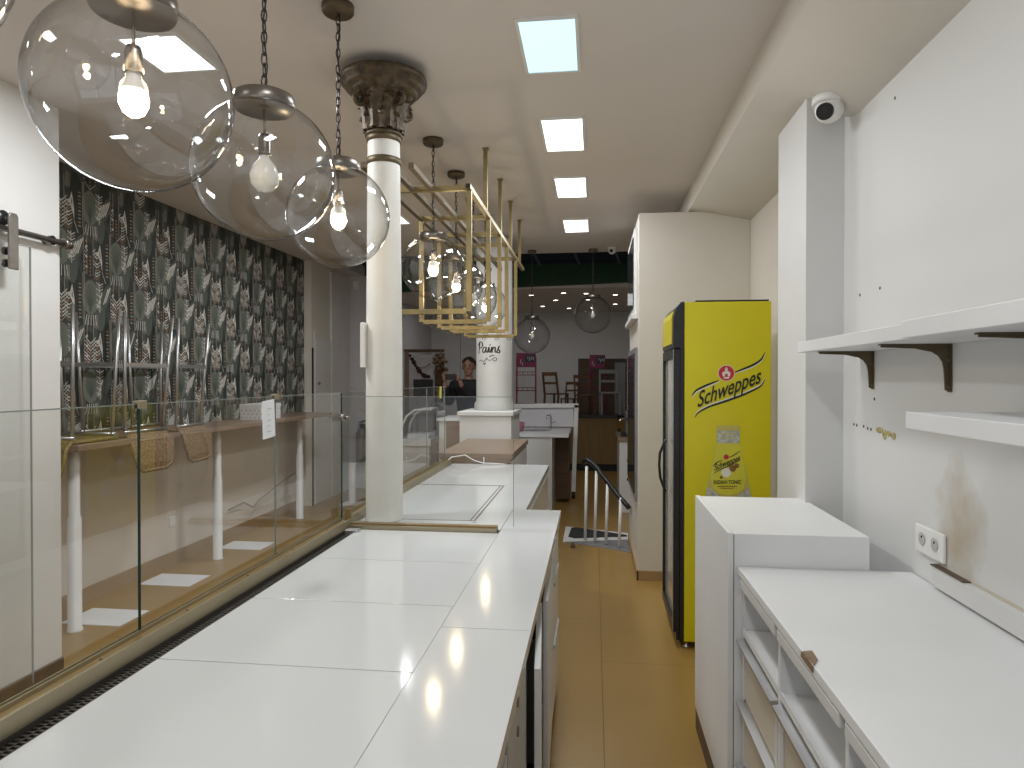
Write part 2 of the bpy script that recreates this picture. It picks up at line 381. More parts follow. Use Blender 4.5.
# back hall beyond the ceiling edge
struct('ceiling_back', B(-3.32, 1.4, 9.5, 13.2, 2.87, 2.95), M['ceil'])
bk = MB()
for x0, x1 in ((-3.2, -2.62), (-2.61, -1.96), (-1.95, -1.31), (-1.30, -.31)): bk.box(x0, x1, 13.0, 13.1, 0, 2.87)
bk.box(-.31, .64, 13.0, 13.1, 1.98, 2.87); bk.box(.64, 1.2, 13.0, 13.1, 0, 2.87)
struct('wall_back', bk, M['white_wall'])
struct('wall_back_recess', B(-.31, .64, 13.12, 13.2, 0, 1.98), M['wood_d'])
gb = MB(); gb.prism([(-3.3, 9.4, 2.83), (1.2, 9.4, 2.95), (1.2, 9.4, 3.20), (-3.3, 9.4, 3.20)], (0, .1, 0))
struct('trim_3', gb, M['green_b'])
bb = MB(); bb.prism([(-3.3, 9.4, 3.2), (-3.3, 7.9, 3.62), (-3.3, 7.9, 3.7), (-3.3, 9.5, 3.3)], (4.5, 0, 0))
struct('ceiling_atrium', bb, M['blue_b'])
rf = MB()
for k in range(7):
    x0 = -2.4+k*.55; rf.bar((x0, 9.38, 3.19), (x0-.25, 8.0, 3.58), .035, .03)
struct('trim_4', rf, M['blue_line'])
struct('wall_left_hall', B(-3.6, -3.3, 7.9, 9.5, H, 3.7), M['grey_wall'])
struct('wall_right_hall', B(1.2, 1.25, 7.9, 13.1, 2.95, 3.7), M['grey_wall'])
struct('wall_atrium', B(-3.3, 1.2, 7.86, 7.9, H+.12, 3.7), M['grey_wall'])
# projecting wall block beside the fridge
struct('wall_right_block', B(.35, 1.2, 5.38, 6.7, .0, 2.90), M['cream'], .004)
bs = MB(); bs.box(.34, .545, 5.365, 5.38, 0, .075); bs.box(.335, .35, 5.365, 6.7, 0, .075)
struct('baseboard_right', bs, M['skirt'])
wf = struct('window_1', B(.325, .35, 5.55, 6.55, 2.12, 2.82).box(.30, .35, 5.5, 6.6, 2.08, 2.12), M['white_wall'], .003)
obj('window_pane', B(.318, .326, 5.62, 6.48, 2.18, 2.76), M['dark_glass'], wf)
wf = struct('window_2', B(.33, .35, 5.50, 6.62, .60, 1.85), M['steel'], .003)
obj('window_pane', B(.322, .331, 5.54, 6.58, .66, 1.80), M['dark_glass'], wf)
# ================================================================== CEILING PANELS
def panel(x0, x1, y0, y1, label, face='panel_e', power=PANEL_W, group='square lit panels over the aisle'):
    t = thing('ceiling_light_panel', label, 'ceiling light', ((x0+x1)/2, (y0+y1)/2, H-.012), group=group)
    f = MB(); e = .014
    for a in ((x0, x1, y0, y0+e), (x0, x1, y1-e, y1), (x0, x0+e, y0+e, y1-e), (x1-e, x1, y0+e, y1-e)): f.box(*a, H-.012, H)
    obj('frame', f, M['socket_white'], t)
    obj('diffuser', B(x0+e, x1-e, y0+e, y1-e, H-.008, H-.001), M[face], t)
    if power:
        area('ceiling_panel_lamp', ((x0+x1)/2, (y0+y1)/2, H-.016), x1-x0-.03, y1-y0-.03, power)
K = .865
panel(-.325, -.065, 2.73, 3.22, 'cool blue-white square ceiling panel, nearest and largest of the aisle row', 'panel_b')
panel(-.312, -.055, 3.79, 4.34, 'second lit ceiling panel of the aisle row, counted from the front')
panel(-.302, -.050, 4.91, 5.46, 'third lit ceiling panel of the aisle row, counted from the front')
panel(-.298, -.045, 6.22, 6.76, 'smallest lit ceiling panel, at the far end of the aisle row')
panel(-2.05, -1.76, 2.66, 3.0, 'lit ceiling panel seen behind the edge of the largest glass globe', power=26, group='lit panels over the seating side')
panel(-1.98, -1.72, 5.75, 6.2, 'lit ceiling panel glimpsed beside the cast column', power=28, group='lit panels over the seating side')
# panels of the same rows behind the viewpoint, reflected in globes and worktops
panel(-.33, -.07, .55, 1.05, 'lit ceiling panel right above the white worktop strip, out of frame')
panel(-.33, -.07, -1.2, -.7, 'lit ceiling panel at the shopfront end of the aisle row, out of frame')
panel(-2.3, -2.0, .3, .8, 'lit ceiling panel at the shopfront end of the seating side, out of frame', power=5, group='lit panels over the seating side')
# ================================================================== PENDANTS
def globe_shell(r, a0):
    return [(max(1e-4, r*math.sin(a)), r*math.cos(a)) for a in [a0+(PI-a0)*i/28 for i in range(29)]]
def pendant(x, y, zc, r, label, kind, zt=H, small=False, group='clear glass globe pendants over the counter'):
    t = thing('globe_pendant_lamp', label, 'pendant lamp', (x, y, zc), group=group)
    cr = .062 if not small else .05; rim = r*.42 if not small else r*.4
    a0 = math.asin(rim/r); zr = zc+r*math.cos(a0)
    obj('canopy', MB().lathe([(.001, zt-.035), (cr*.92, zt-.035), (cr, zt-.028), (cr, zt-.002), (.001, zt-.001)], (x, y, 0), 28), M['nickel' if small else 'brass_d'], t)
    g = MB(); g.lathe([(p, h) for p, h in globe_shell(r, a0)], (x, y, zc), 56)
    obj('globe', g, M['globe_s' if small else 'globe'], t, recalc=True)
    hcap = .032 if not small else .03
    obj('cap', MB().lathe([(.001, zr-.006), (rim*.98, zr-.006), (rim*1.02, zr+.002), (rim*1.02, zr+hcap), (rim*.95, zr+hcap+.004), (.012, zr+hcap+.006), (.012, zr+hcap+.03), (.001, zr+hcap+.03)], (x, y, 0), 40), M['nickel'], t)
    zb = zr+hcap+.03
    # chain of oval links + cord
    ch = MB(); zz = zb; i = 0; L = .034
    while zz < zt-.04:
        pts = []
        for k in range(8):
            a = 2*PI*k/8; q = (.0085*math.cos(a), 0) if i % 2 == 0 else (0, .0085*math.cos(a))
            pts.append((x+q[0], y+q[1], zz+L/2+math.sin(a)*L*.62))
        ch.tube(pts, .0024, 5, closed=True); zz += L*.94; i += 1
    obj('chain', ch, M['chainm'], t)
    obj('cord', MB().tube([(x+.007*math.sin(k*1.7), y+.006, zb+(zt-.03-zb)*k/9) for k in range(10)], .0025, 6), M['dark'], t)
    obj('rod', MB().tube([(x, y, zr-.004), (x, y, zc+r*.52)], .004, 8), M['nickel'], t)
    zs = zc+r*.52
    s = obj('socket', MB().lathe([(.001, zs+.004), (.014, zs), (.018, zs-.012), (.018, zs-.055), (.020, zs-.058), (.001, zs-.06)], (x, y, 0), 20), M['nickel'], t)
    zs -= .058
    if small:
        obj('bulb', MB().lathe([(.001, zs), (.011, zs-.006), (.012, zs-.02), (.024, zs-.05), (.025, zs-.065), (.017, zs-.085), (.001, zs-.092)], (x, y, 0), 20), M['bulb_off'], t)
    elif kind == 'ball':
        obj('bulb', MB().lathe([(.001, zs), (.013, zs-.004), (.016, zs-.014), (.032, zs-.034), (.042, zs-.062), (.038, zs-.088), (.022, zs-.106), (.001, zs-.112)], (x, y, 0), 28), M['bulb_off'], t)
    else:
        q = .9
        b = obj('bulb', MB().lathe([(.027, zs-.040), (.0305, zs-.055), (.030, zs-.068), (.022, zs-.086), (.010, zs-.095), (.001, zs-.097)], (x, y, 0), 28), M['bulb_on'], t)
        obj('bulb_collar', MB().lathe([(.001, zs), (.014, zs), (.015, zs-.012), (.021, zs-.028), (.0265, zs-.040)], (x, y, 0), 28), M['bulb_white'], b)
        l = bpy.data.lights.new('bulb_lamp', 'POINT'); l.energy = 2.2; l.color = (1, .78, .5); l.shadow_soft_size = .03
        lo = bpy.data.objects.new('bulb_lamp', l); C.objects.link(lo); lo.location = (x, y, zs-.13)
    return t
pendant(-1.02, .80, 2.24, .2, 'clear glass globe lamp cut off by the top left corner', 'on')
pendant(-1.00, 1.36, 2.218, .205, 'largest clear glass globe lamp in view with a lit bulb, left of the rest', 'on')
pendant(-.966, 1.88, 2.212, .203, 'clear glass globe lamp with an unlit round opal bulb', 'ball')
pendant(-1.003, 2.55, 2.237, .20, 'clear glass globe lamp with lit bulb just left of the cast column', 'on')
pendant(-.985, 4.05, 2.28, .195, 'clear glass globe lamp with lit bulb just right of the cast column', 'on')
pendant(-.98, 4.72, 2.27, .195, 'glass globe lamp inside the brass frames, second one behind the column', 'on')
pendant(-.98, 5.40, 2.25, .195, 'glass globe lamp inside the brass frames, third one behind the column', 'ball')
pendant(-.975, 5.98, 2.25, .195, 'glass globe lamp inside the brass frames, farthest of the counter row', 'on')
pendant(-.71, 7.70, 2.09, .21, 'small unlit globe lamp hanging lower, above the pink display rack', 'off', small=True, group='unlit globe pendants at the back')
pendant(-.013, 7.70, 2.32, .212, 'small unlit globe lamp hanging higher, near the far end of the aisle', 'off', small=True, group='unlit globe pendants at the back')
# ================================================================== CAST COLUMN
CX, CY = -1.0, 3.12
t = thing('cast_column', 'slim white painted column with ornate bronze leaf capital rising from the worktop', 'column', (CX, CY, .92))
obj('shaft', MB().lathe([(.088, .922), (.088, 1.2), (.086, 1.7), (.080, 2.3), (.076, 2.76)], (CX, CY, 0), 40), M['column'], t)
for z0 in (2.615, 2.722): obj('band', MB().lathe([(.077, z0), (.082, z0+.002), (.082, z0+.03), (.077, z0+.032)], (CX, CY, 0), 40), M['brass_d'], t)
cp = MB()
prof = [(.078, 2.745), (.088, 2.75), (.090, 2.760), (.082, 2.768), (.080, 2.79), (.086, 2.835), (.100, 2.885), (.124, 2.925), (.142, 2.945)]
nn = 64; rings = []
for i, (r, z) in enumerate(prof):
    am = [0, 0, 0, .01, .05, .09, .10, .07, .03][i]
    rings.append([cp.bm.verts.new((CX+r*(1+am*math.cos(8*2*PI*k/nn))*math.cos(2*PI*k/nn), CY+r*(1+am*math.cos(8*2*PI*k/nn))*math.sin(2*PI*k/nn), z)) for k in range(nn)])
for i in range(len(rings)-1):
    for k in range(nn): cp.bm.faces.new((rings[i][k], rings[i][(k+1) % nn], rings[i+1][(k+1) % nn], rings[i+1][k])).smooth = True
cpo = obj('capital', cp, M['bronze'], t)
# acanthus leaves in two tiers and volutes
for tier, (n_, r0, z0, hh, out, wd) in enumerate(((8, .083, 2.768, .075, .010, .036), (8, .086, 2.775, .145, .034, .040))):
    lv = MB()
    for j in range(n_):
        a = 2*PI*(j+.5*tier)/n_+.2; ca, sa = math.cos(a), math.sin(a); rows = []
        for k in range(8):
            s_ = k/7; rr = r0+.005+out*s_**1.8+(.007 if k == 6 else .009 if k == 7 else 0); z = z0+hh*min(s_, 6/7)*7/6-(.016 if k == 7 else 0)
            ww = wd*(.62+.55*math.sin(PI*min(1, s_*.8+.08)))*(1+.05*(-1)**k)*.72*(.55 if k == 7 else 1)
            c0 = Vector((CX+ca*rr, CY+sa*rr, z)); tn = Vector((-sa, ca, 0)); ot = Vector((ca, sa, 0))
            rows.append([c0-tn*ww*(1+.12*(-1)**k)-ot*(.004+.010*s_), c0-tn*ww*.45+ot*.002, c0+ot*.008, c0+tn*ww*.45+ot*.002, c0+tn*ww*(1+.12*(-1)**k)-ot*(.004+.010*s_)])
        vs = [[lv.bm.verts.new(p) for p in r_] for r_ in rows]
        for k in range(7):
            for q in range(4): lv.bm.faces.new((vs[k][q], vs[k][q+1], vs[k+1][q+1], vs[k+1][q]))
    o = obj('leaf_tier', lv, M['bronze'], cpo); sm = o.modifiers.new('solid', 'SOLIDIFY'); sm.thickness = .006; sm.offset = 0
vo = MB()
for j in range(4):
    a = PI/4+j*PI/2+.12; ca, sa = math.cos(a), math.sin(a); pts = []
    for k in range(26):
        s_ = k/25; th = PI*.5-s_*3.4*PI; rad = .036*(1-s_*.8)
        rr = .138+rad*math.cos(th+PI); z = 2.900+rad*math.sin(th)
        pts.append((CX+ca*rr, CY+sa*rr, z))
    vo.tube([(CX+ca*.090, CY+sa*.090, 2.80), (CX+ca*.098, CY+sa*.098, 2.85), (CX+ca*.112, CY+sa*.112, 2.91)]+pts, .0105, 6)
obj('volutes', vo, M['bronze'], cpo)
obj('abacus', MB().lathe([(.12, 2.930), (.148, 2.940), (.160, 2.954), (.162, 2.962), (.176, 2.968), (.186, 2.980), (.188, 2.990), (.202, 2.998), (.207, 3.010), (.205, 3.026), (.10, 3.030), (.10, 3.067), (.001, 3.068)], (CX, CY, 0), 48), M['bronze'], t)
tag(obj('cable_trunking', B(-1.088, -1.066, CY-.09, CY-.05, 1.65, 1.86), M['post_white'], bevel=.002), 'short white plastic trunking fixed to the left side of the column', 'trunking')
# ================================================================== LEFT WORKTOP
TZ = .92; XL, XS, XR = -1.05, -.414, -.167
t = thing('refrigerated_counter', 'long white counter run covered by square glossy panels, below the globes', 'counter', (-.75, 1.6, 0))
obj('body', B(-1.14, -.42, -.3, 2.9, .08, .885), M['lam_grey'], t)
obj('plinth', B(-1.10, -.45, -.25, 2.88, 0, .08), M['plinth'], t)
ys = [-.2, .35, .93, 1.502, 1.955, 2.42, 2.90]
for a, b in zip(ys[:-1], ys[1:]): obj('top_panel', B(XL+.002, XS-.001, a+.0019, b-.0019, .885, TZ), M['lam'], t, bevel=.001)
gr = MB(); gr.box(-1.0935, -1.051, -.25, 2.86, .886, .910)
obj('grille', gr, M['dark_m'], t)
gs = MB(); y = .2
while y < 2.85:
    gs.box(-1.090, -1.074, y, y+.006, .910, .915); gs.box(-1.070, -1.055, y+.006, y+.012, .910, .915); y += .014
gs.box(-1.0935, -1.091, -.25, 2.86, .910, .926); gs.box(-1.073, -1.071, -.25, 2.86, .910, .916); gs.box(-1.054, -1.0505, -.25, 2.86, .910, .918)
obj('grille_slats', gs, mat('grille_metal', (.10, .09, .08), .4, .7), t)
# gold channel that carries the glass (profile extruded along y)
rail = MB(); pf = [(-1.158, .887), (-1.158, .960), (-1.1555, .960), (-1.1555, .955), (-1.1445, .955), (-1.1445, .960), (-1.1415, .960), (-1.1415, .950), (-1.106, .950), (-1.104, .961), (-1.097, .961), (-1.094, .930), (-1.094, .887)]
rail.prism([(px, -.3, pz) for px, pz in pf], (0, 3.24, 0))
t2 = thing('glass_channel', 'gold metal channel holding the glass screen along the near counter', 'channel', (-1.13, 1.6, .86))
obj('channel', rail, M['gold'], t2); obj('channel_floor', B(-1.1412, -1.1062, -.3, 2.9, .9502, .9515), M['goldb'], t2)
for k in range(7): obj('screw', MB().lathe([(.001, .9535), (.0035, .9535), (.0035, .9515)], (-1.126, .75+k*.33, 0), 10), M['seam'], t2)

t2 = thing('cross_trim', 'gold and bronze trim strip crossing the counter in front of the column', 'trim', (-.8, 2.92, .92))
obj('front_strip', B(-1.10, -.425, 2.903, 2.922, .90, .936), M['gold'], t2); obj('top_strip', B(-1.10, -.425, 2.9225, 2.96, .90, .943), M['goldb'], t2)
obj('corner_post', B(-1.13, -1.105, 2.945, 2.965, .9, 1.0), M['goldb'], t2)
# ---- worktop strip with its cabinets towards the aisle
t = thing('worktop_strip', 'long narrow glossy white worktop strip along the aisle', 'worktop', (-.29, 2, .88))
for a, b in ((-.1, .95), (.953, 1.782), (1.785, 3.432)): obj('slab', B(XS+.001, XR, a, b, .89, TZ+.002), M['lam'], t, bevel=.001)
def base_unit(y0, y1, style, label):
    t = thing('base_cabinet', label, 'cabinet', (-.3, (y0+y1)/2, 0), group='base cabinets under the worktop strip')
    b = MB(); b.box(-.37, -.20, y0, y0+.018, .07, .888); b.box(-.37, -.20, y1-.018, y1, .07, .888); b.box(-.37, -.20, y0+.018, y1-.018, .07, .09); b.box(-.37, -.362, y0+.018, y1-.018, .09, .888)
    b.box(-.362, -.20, y0+.018, y1-.018, .84, .888)
    obj('carcass', b, M['lam_grey'], t); obj('plinth', B(-.37, -.215, y0, y1, 0, .07), M['plinth'], t)
    if style == 'drawers':
        for z0, z1 in ((.70, .885), (.42, .69), (.09, .41)):
            f = obj('drawer_front', B(-.199, -.181, y0+.003, y1-.003, z0, z1), M['lam_side'], t, bevel=.001)
            obj('handle', B(-.181, -.172, y0+.08, y1-.08, z1-.03, z1-.015), M['alu'], f)
    elif style == 'panel':
        f = obj('side_panel', B(-.199, -.180, y0+.003, y1-.003, .09, .885), M['lam_grey'], t, bevel=.001)
        s = MB()
        for z in (.83, .76, .5): s.lathe([(.001, -.1805), (.012, -.1805), (.012, -.176), (.001, -.176)], (0, (y0+y1)/2-.02, z), 14, ax='x')
        obj('screw_caps', s, M['nickel'], f)
    else:
        ang = math.radians(style)
        hx, hy = -.198, y1-.006; L = y1-y0-.012; dx, dy = math.sin(ang)*L, -math.cos(ang)*L; nx, ny = math.cos(ang)*.018, math.sin(ang)*.018
        f = obj('door', MB().prism([(hx, hy, .09), (hx+dx, hy+dy, .09), (hx+dx+nx, hy+dy+ny, .09), (hx+nx, hy+ny, .09)], (0, 0, .72)), M['lam_side'], t, bevel=.001)
        for z in (.2, .7): obj('hinge', B(hx-.03, hx+.004, hy-.05, hy-.02, z, z+.05), M['dark'], f)
base_unit(2.93, 3.43, 'drawers', 'grey base cabinet with drawers under the far end of the worktop strip')
base_unit(2.36, 2.92, 2.0, 'grey base cabinet with slightly open door, nearest to the far drawer unit')
base_unit(1.80, 2.35, 4.0, 'grey base cabinet whose door hangs widest open beside the aisle')
base_unit(1.40, 1.79, 'panel', 'grey base cabinet closed by a panel with round screw caps')
base_unit(.80, 1.39, 1.5, 'grey base cabinet at the near end of the worktop strip')
# ================================================================== PLATFORM BEHIND THE COLUMN
t = thing('rear_counter', 'white counter section behind the column with a brown inlaid line', 'counter', (-.75, 4.1, 0))
obj('body', B(-1.14, -.375, 2.97, 5.23, .08, .885), M['lam_grey'], t); obj('plinth', B(-1.10, -.41, 3.0, 5.2, 0, .08), M['plinth'], t)
obj('top', MB().prism([(-1.116, 2.965, .89), (-.416, 2.965, .89), (-.416, 3.436, .89), (-.349, 3.436, .89), (-.349, 4.18, .89), (-1.116, 4.18, .89)], (0, 0, .03)), M['lam'], t, bevel=.001)
obj('top', B(-1.116, -.349, 4.183, 5.23, .89, TZ), M['lam'], t, bevel=.001)
s = MB(); e = .0006
s.box(-1.116, -.56, 3.135, 3.143, TZ, TZ+e); s.box(-1.116, -.56, 4.173, 4.190, TZ, TZ+e); s.box(-.568, -.560, 3.143, 4.173, TZ, TZ+e); s.box(-.588, -.582, 3.143, 4.173, TZ, TZ+e); s.box(-.566, -.549, 3.10, 3.108, TZ-.0, TZ+e)
obj('inlay', s, M['seam'], t); obj('seam', B(-.559, -.349, 4.179, 4.1845, TZ, TZ+e), M['outlet_hole'], t)
for y0, y1 in ((3.45, 4.03), (4.04, 4.62), (4.63, 5.22)):
    for z0, z1 in ((.60, .875), (.30, .59), (.09, .29)):
        f = obj('drawer_front', B(-.374, -.357, y0, y1, z0, z1), M['lam_beige'], t, bevel=.001)
        obj('handle', B(-.357, -.349, y0+.02, y1-.02, z1-.02, z1-.008), M['lam_side'], f)
t2 = thing('glass_channel', 'gold metal channel holding the glass screen behind the column', 'channel', (-1.16, 4, .9))
rail = MB(); rail.prism([(px-.022, 3.0, pz) for px, pz in pf], (0, 2.2, 0)); obj('channel', rail, M['gold'], t2)
obj('channel_floor', B(-1.163, -1.1285, 3.0, 5.2, .9502, .9515), M['goldb'], t2)
tag(obj('white_cable', MB().tube([(-1.10, 5.0, .975), (-1.09, 5.06, .99), (-1.0, 5.14, 1.0), (-.93, 5.16, .955), (-.86, 5.16, .936), (-.75, 5.17, .932), (-.68, 5.18, .925)], .004, 8).tube([(-.86, 5.2, .9205), (-.86, 5.2, .975)], .004, 8), M['paper']), 'white cable looping over the far end of the rear counter', 'cable')
# ================================================================== GLASS SCREENS
GX = -1.15; GT = 1.532
def screen(y0, y1, x, label, z0=.957, z1=GT, dark=False):
    t = thing('glass_screen', label, 'glass screen', (x, (y0+y1)/2, z0), group='clear glass screens along the counter')
    obj('pane', MB().face and (lambda m: (m.face([(x, y0, z0), (x, y1, z0), (x, y1, z1), (x, y0, z1)]), m)[1])(MB()), M['glass'], t)
    e = MB(); e.box(x-.004, x+.004, y0, y1, z1, z1+.0025)
    obj('top_edge', e, M['glass_top'], t)
    if dark: obj('end_edge', B(x-.0035, x+.0035, y1, y1+.002, z0, z1), M['glass_edge'], t)
    else: obj('end_edge', B(x-.003, x+.003, y1, y1+.0015, z0, z1), M['glass_top'], t)
    return t
screen(-.2, 1.575, GX, 'clear glass screen nearest the viewer, ending at the dark green edge', dark=True)
screen(1.583, 2.31, GX, 'clear glass screen between the two small brass clips')
screen(2.315, 2.955, GX, 'clear glass screen just before the column, ending in a dark edge', dark=True)
screen(3.0, 4.62, GX-.022, 'clear glass screen directly behind the column on the left')
screen(4.625, 5.19, GX-.022, 'clear glass screen with yellow note, farthest along the counter')
t = thing('glass_screen', 'clear cross glass screen spanning the counter at the column', 'glass screen', (-.8, 2.935, .94))
m_ = MB(); m_.face([(-1.14, 2.93, .945), (-.352, 2.93, .945), (-.352, 2.93, 1.515), (-1.14, 2.93, 1.515)]); obj('pane', m_, M['glass_c'], t)
obj('top_edge', B(-1.14, -.352, 2.926, 2.934, 1.515, 1.5175), M['glass_top'], t); obj('end_edge', B(-.352, -.3505, 2.926, 2.934, .945, 1.515), M['glass_top'], t)
for y, lb in ((1.58, 'small brass clip on the dark glass edge nearest the viewer'), (2.312, 'small brass clip above the white hanging tag')):
    tag(obj('glass_clip', B(GX-.009, GX-.0045, y-.016, y+.016, GT-.010, GT+.010).box(GX+.0045, GX+.009, y-.016, y+.016, GT-.010, GT+.010).box(GX-.0045, GX+.0045, y-.016, y+.016, GT+.003, GT+.010), M['gold'], bevel=.001), lb, 'clip', 'brass clips on the glass')
tg = MB(); tg.prism([(GX+.005, 2.21, 1.385), (GX+.012, 2.285, 1.392), (GX+.012, 2.277, 1.525), (GX+.005, 2.203, 1.518)], (.0015, 0, 0))
t = thing('hanging_tag', 'white paper tag stuck on the glass below a brass clip', 'tag', (GX+.005, 2.24, 1.4))
obj('card', tg, M['paper'], t)
ln = MB()
for k in range(5): ln.box(GX+.0135, GX+.014, 2.225, 2.255-.01*(k % 2), 1.41+k*.02, 1.413+k*.02)
obj('print', ln, M['outlet_hole'], t)
tag(obj('sticky_note', B(GX-.016, GX-.014, 4.99, 5.05, 1.445, 1.535), M['note']), 'narrow yellow note taped on the far glass screen', 'note')
tag(obj('glass_bracket', MB().lathe([(.001, 0), (.018, 0), (.018, .02), (.001, .02)], (GX+.006, 2.93, 1.42), 16, ax='x').tube([(GX+.02, 2.93, 1.42), (GX+.05, 2.93, 1.42)], .006), M['nickel']), 'small round metal fitting on the glass beside the column', 'bracket')
tag(obj('latch', B(-1.09, -1.03, 2.83, 2.875, .905, .932), M['alu'], bevel=.004), 'small metal latch in the corner of the gold channels', 'latch')
# ================================================================== BRASS HANGING FRAME
t = thing('brass_ceiling_frame', 'hanging brass tube framework of repeated squares behind the column', 'hanging frame', (-.9, 4.8, 2.66))
FX0, FX1, FZ0, FZ1 = -1.14, -.69, 1.972, 2.657; TB = .028
fy = [3.68, 4.36, 4.88, 5.28, 5.90]
for i, y in enumerate(fy):
    f = MB()
    f.bar((FX1, y, FZ0), (FX1, y, FZ1-.015), TB); f.bar((FX0, y, FZ0), (FX0, y, FZ1-.015), TB); f.bar((FX0+.014, y, FZ0), (FX1-.014, y, FZ0), TB); f.bar((FX0+.014, y, FZ1), (FX1-.014, y, FZ1), TB)
    o = obj('frame', f, M['brass'], t)
    r = MB()
    for k in range(4):
        cx = FX0+.06+k*.11; r.tube([(cx+.018*math.cos(2*PI*q/12), y, FZ0-.024+.010*math.sin(2*PI*q/12)) for q in range(12)], .0022, 5, closed=True)
    obj('hook', r, M['brass_d'], o)
f = MB(); f.bar((FX1, 3.64, FZ1), (FX1, 6.5, FZ1), TB); obj('side_rail', f, M['brass'], t)
obj('end_cap', B(FX1-.012, FX1+.012, 3.636, 3.6395, FZ1-.012, FZ1+.012), M['dark'], t)
for x in (FX0, -1.01, -.905):
    f = MB(); f.bar((x, 3.22 if x < -1 else 3.26, FZ1+.002), (x, 6.5, FZ1+.002), TB*.98, TB*1.0); obj('long_rail', f, M['brass_d'], t)
for y in (4.25, 4.92, 5.54, 6.21):
    f = MB(); f.bar((FX1-.001, y, FZ1+.014), (FX1-.001, y, H-.008), TB*.9); f.box(FX1-.02, FX1+.02, y-.02, y+.02, H-.008, H-.001); obj('hanger', f, M['brass'], t)
# ================================================================== REAR WOOD BOX, PLINTH, SECOND COLUMN
t = thing('wood_topped_cabinet', 'low cabinet with brown wooden top at the end of the white counter', 'cabinet', (-.93, 5.9, 0))
obj('body', B(-1.22, -.66, 5.26, 6.5, .0, .955), M['lam_side'], t)
obj('top', B(-1.24, -.64, 5.25, 6.52, .955, 1.0), M['wood'], t, bevel=.003); obj('front_panel', B(-1.22, -.66, 5.249, 5.26, .90, .955), M['wood'], t)
for z0, z1 in ((.78, .94), (.5, .76)): obj('drawer_front', B(-.66, -.645, 5.3, 6.45, z0, z1), M['lam_side'], t, bevel=.003)
tag(obj('column_plinth', B(-1.33, -.81, 6.56, 7.3, 0, 1.225).box(-1.35, -.79, 6.54, 7.32, 1.225, 1.265), M['white_wall'], bevel=.004), 'white boxed plinth carrying the thick lettered column', 'plinth')
DX, DY, DR = -1.045, 7.0, .19
t = thing('lettered_column', 'thick white round column with black script writing at the back', 'column', (DX, DY, 1.27))
obj('shaft', MB().lathe([(DR+.02, 1.267), (DR+.02, 1.33), (DR, 1.36), (DR, H-.01)], (DX, DY, 0), 48), M['col_shaded'], t)
def wrap(mb, a0, z0, out=.0015):    # wraps flat xy shapes around the column, a0 = angle of x=0 from the -y direction
    for v in mb.bm.verts:
        a = a0+v.co.x/DR; z = z0+v.co.y; v.co = Vector((DX+(DR+out)*math.sin(a), DY-(DR+out)*math.cos(a), z))
    return mb
def stroke(mb, pts, wd):
    P2 = [Vector((p[0], p[1])) for p in pts]
    # Catmull-Rom
    q = []
    for i in range(len(P2)-1):
        p0 = P2[max(i-1, 0)]; p1 = P2[i]; p2 = P2[i+1]; p3 = P2[min(i+2, len(P2)-1)]
        for k in range(5):
            s_ = k/5; q.append(.5*((2*p1)+(p2-p0)*s_+(2*p0-5*p1+4*p2-p3)*s_**2+(-p0+3*p1-3*p2+p3)*s_**3))
    q.append(P2[-1]); n = len(q)
    for i in range(n-1):
        tt = (q[i+1]-q[i]);
        if tt.length < 1e-6: continue
        nrm = Vector((-tt.y, tt.x)).normalized()
        w0 = wd*(.55+.45*abs(nrm.x)) ; a = q[i]-tt.normalized()*w0*.2; b = q[i+1]+tt.normalized()*w0*.2
        mb.face([(a.x+nrm.x*w0/2, a.y+nrm.y*w0/2, 0), (b.x+nrm.x*w0/2, b.y+nrm.y*w0/2, 0), (b.x-nrm.x*w0/2, b.y-nrm.y*w0/2, 0), (a.x-nrm.x*w0/2, a.y-nrm.y*w0/2, 0)])
sc = .068; L1 = MB(); W_ = .014
def st(pts, ox=0): stroke(L1, [((x+ox)*sc, y*sc) for x, y in pts], W_)
st([(-.15, -.1), (.15, 1.5)]); st([(-.2, 1.1), (.1, 1.6), (.6, 1.55), (.75, 1.1), (.45, .75), (.05, .7)])          # P
st([(1.25, .8), (.95, .75), (.75, .3), (.95, 0), (1.25, .3), (1.4, .8), (1.35, .15), (1.6, .05)])                # a
st([(1.6, .05), (1.85, .8), (1.85, .15), (2.05, .05)]); st([(1.98, 1.12), (2.04, 1.2)])                            # i
st([(2.05, .05), (2.3, .8), (2.3, 0)]); st([(2.32, .3), (2.6, .8), (2.8, .65), (2.78, .1), (3.0, .05)])              # n
st([(3.0, .05), (3.4, .95), (3.25, .55), (3.5, .2), (3.3, -.05), (3.05, .05)])                                     # s
o = obj('lettering', wrap(L1, -.80, 1.862), M['black_ink'], t, recalc=False)
L2 = MB()
stroke(L2, [(0, 0), (.03, .012), (.055, -.005), (.085, .01), (.10, .03), (.12, .008), (.15, .012), (.185, .035), (.205, .02), (.19, .0), (.165, .01)], .007)
stroke(L2, [(.13, .045), (.155, .055), (.18, .06)], .012); stroke(L2, [(.06, -.02), (.075, -.035), (.085, -.015)], .010)
obj('flourish', wrap(L2, -.80, 1.775), M['black_ink'], t, recalc=False)
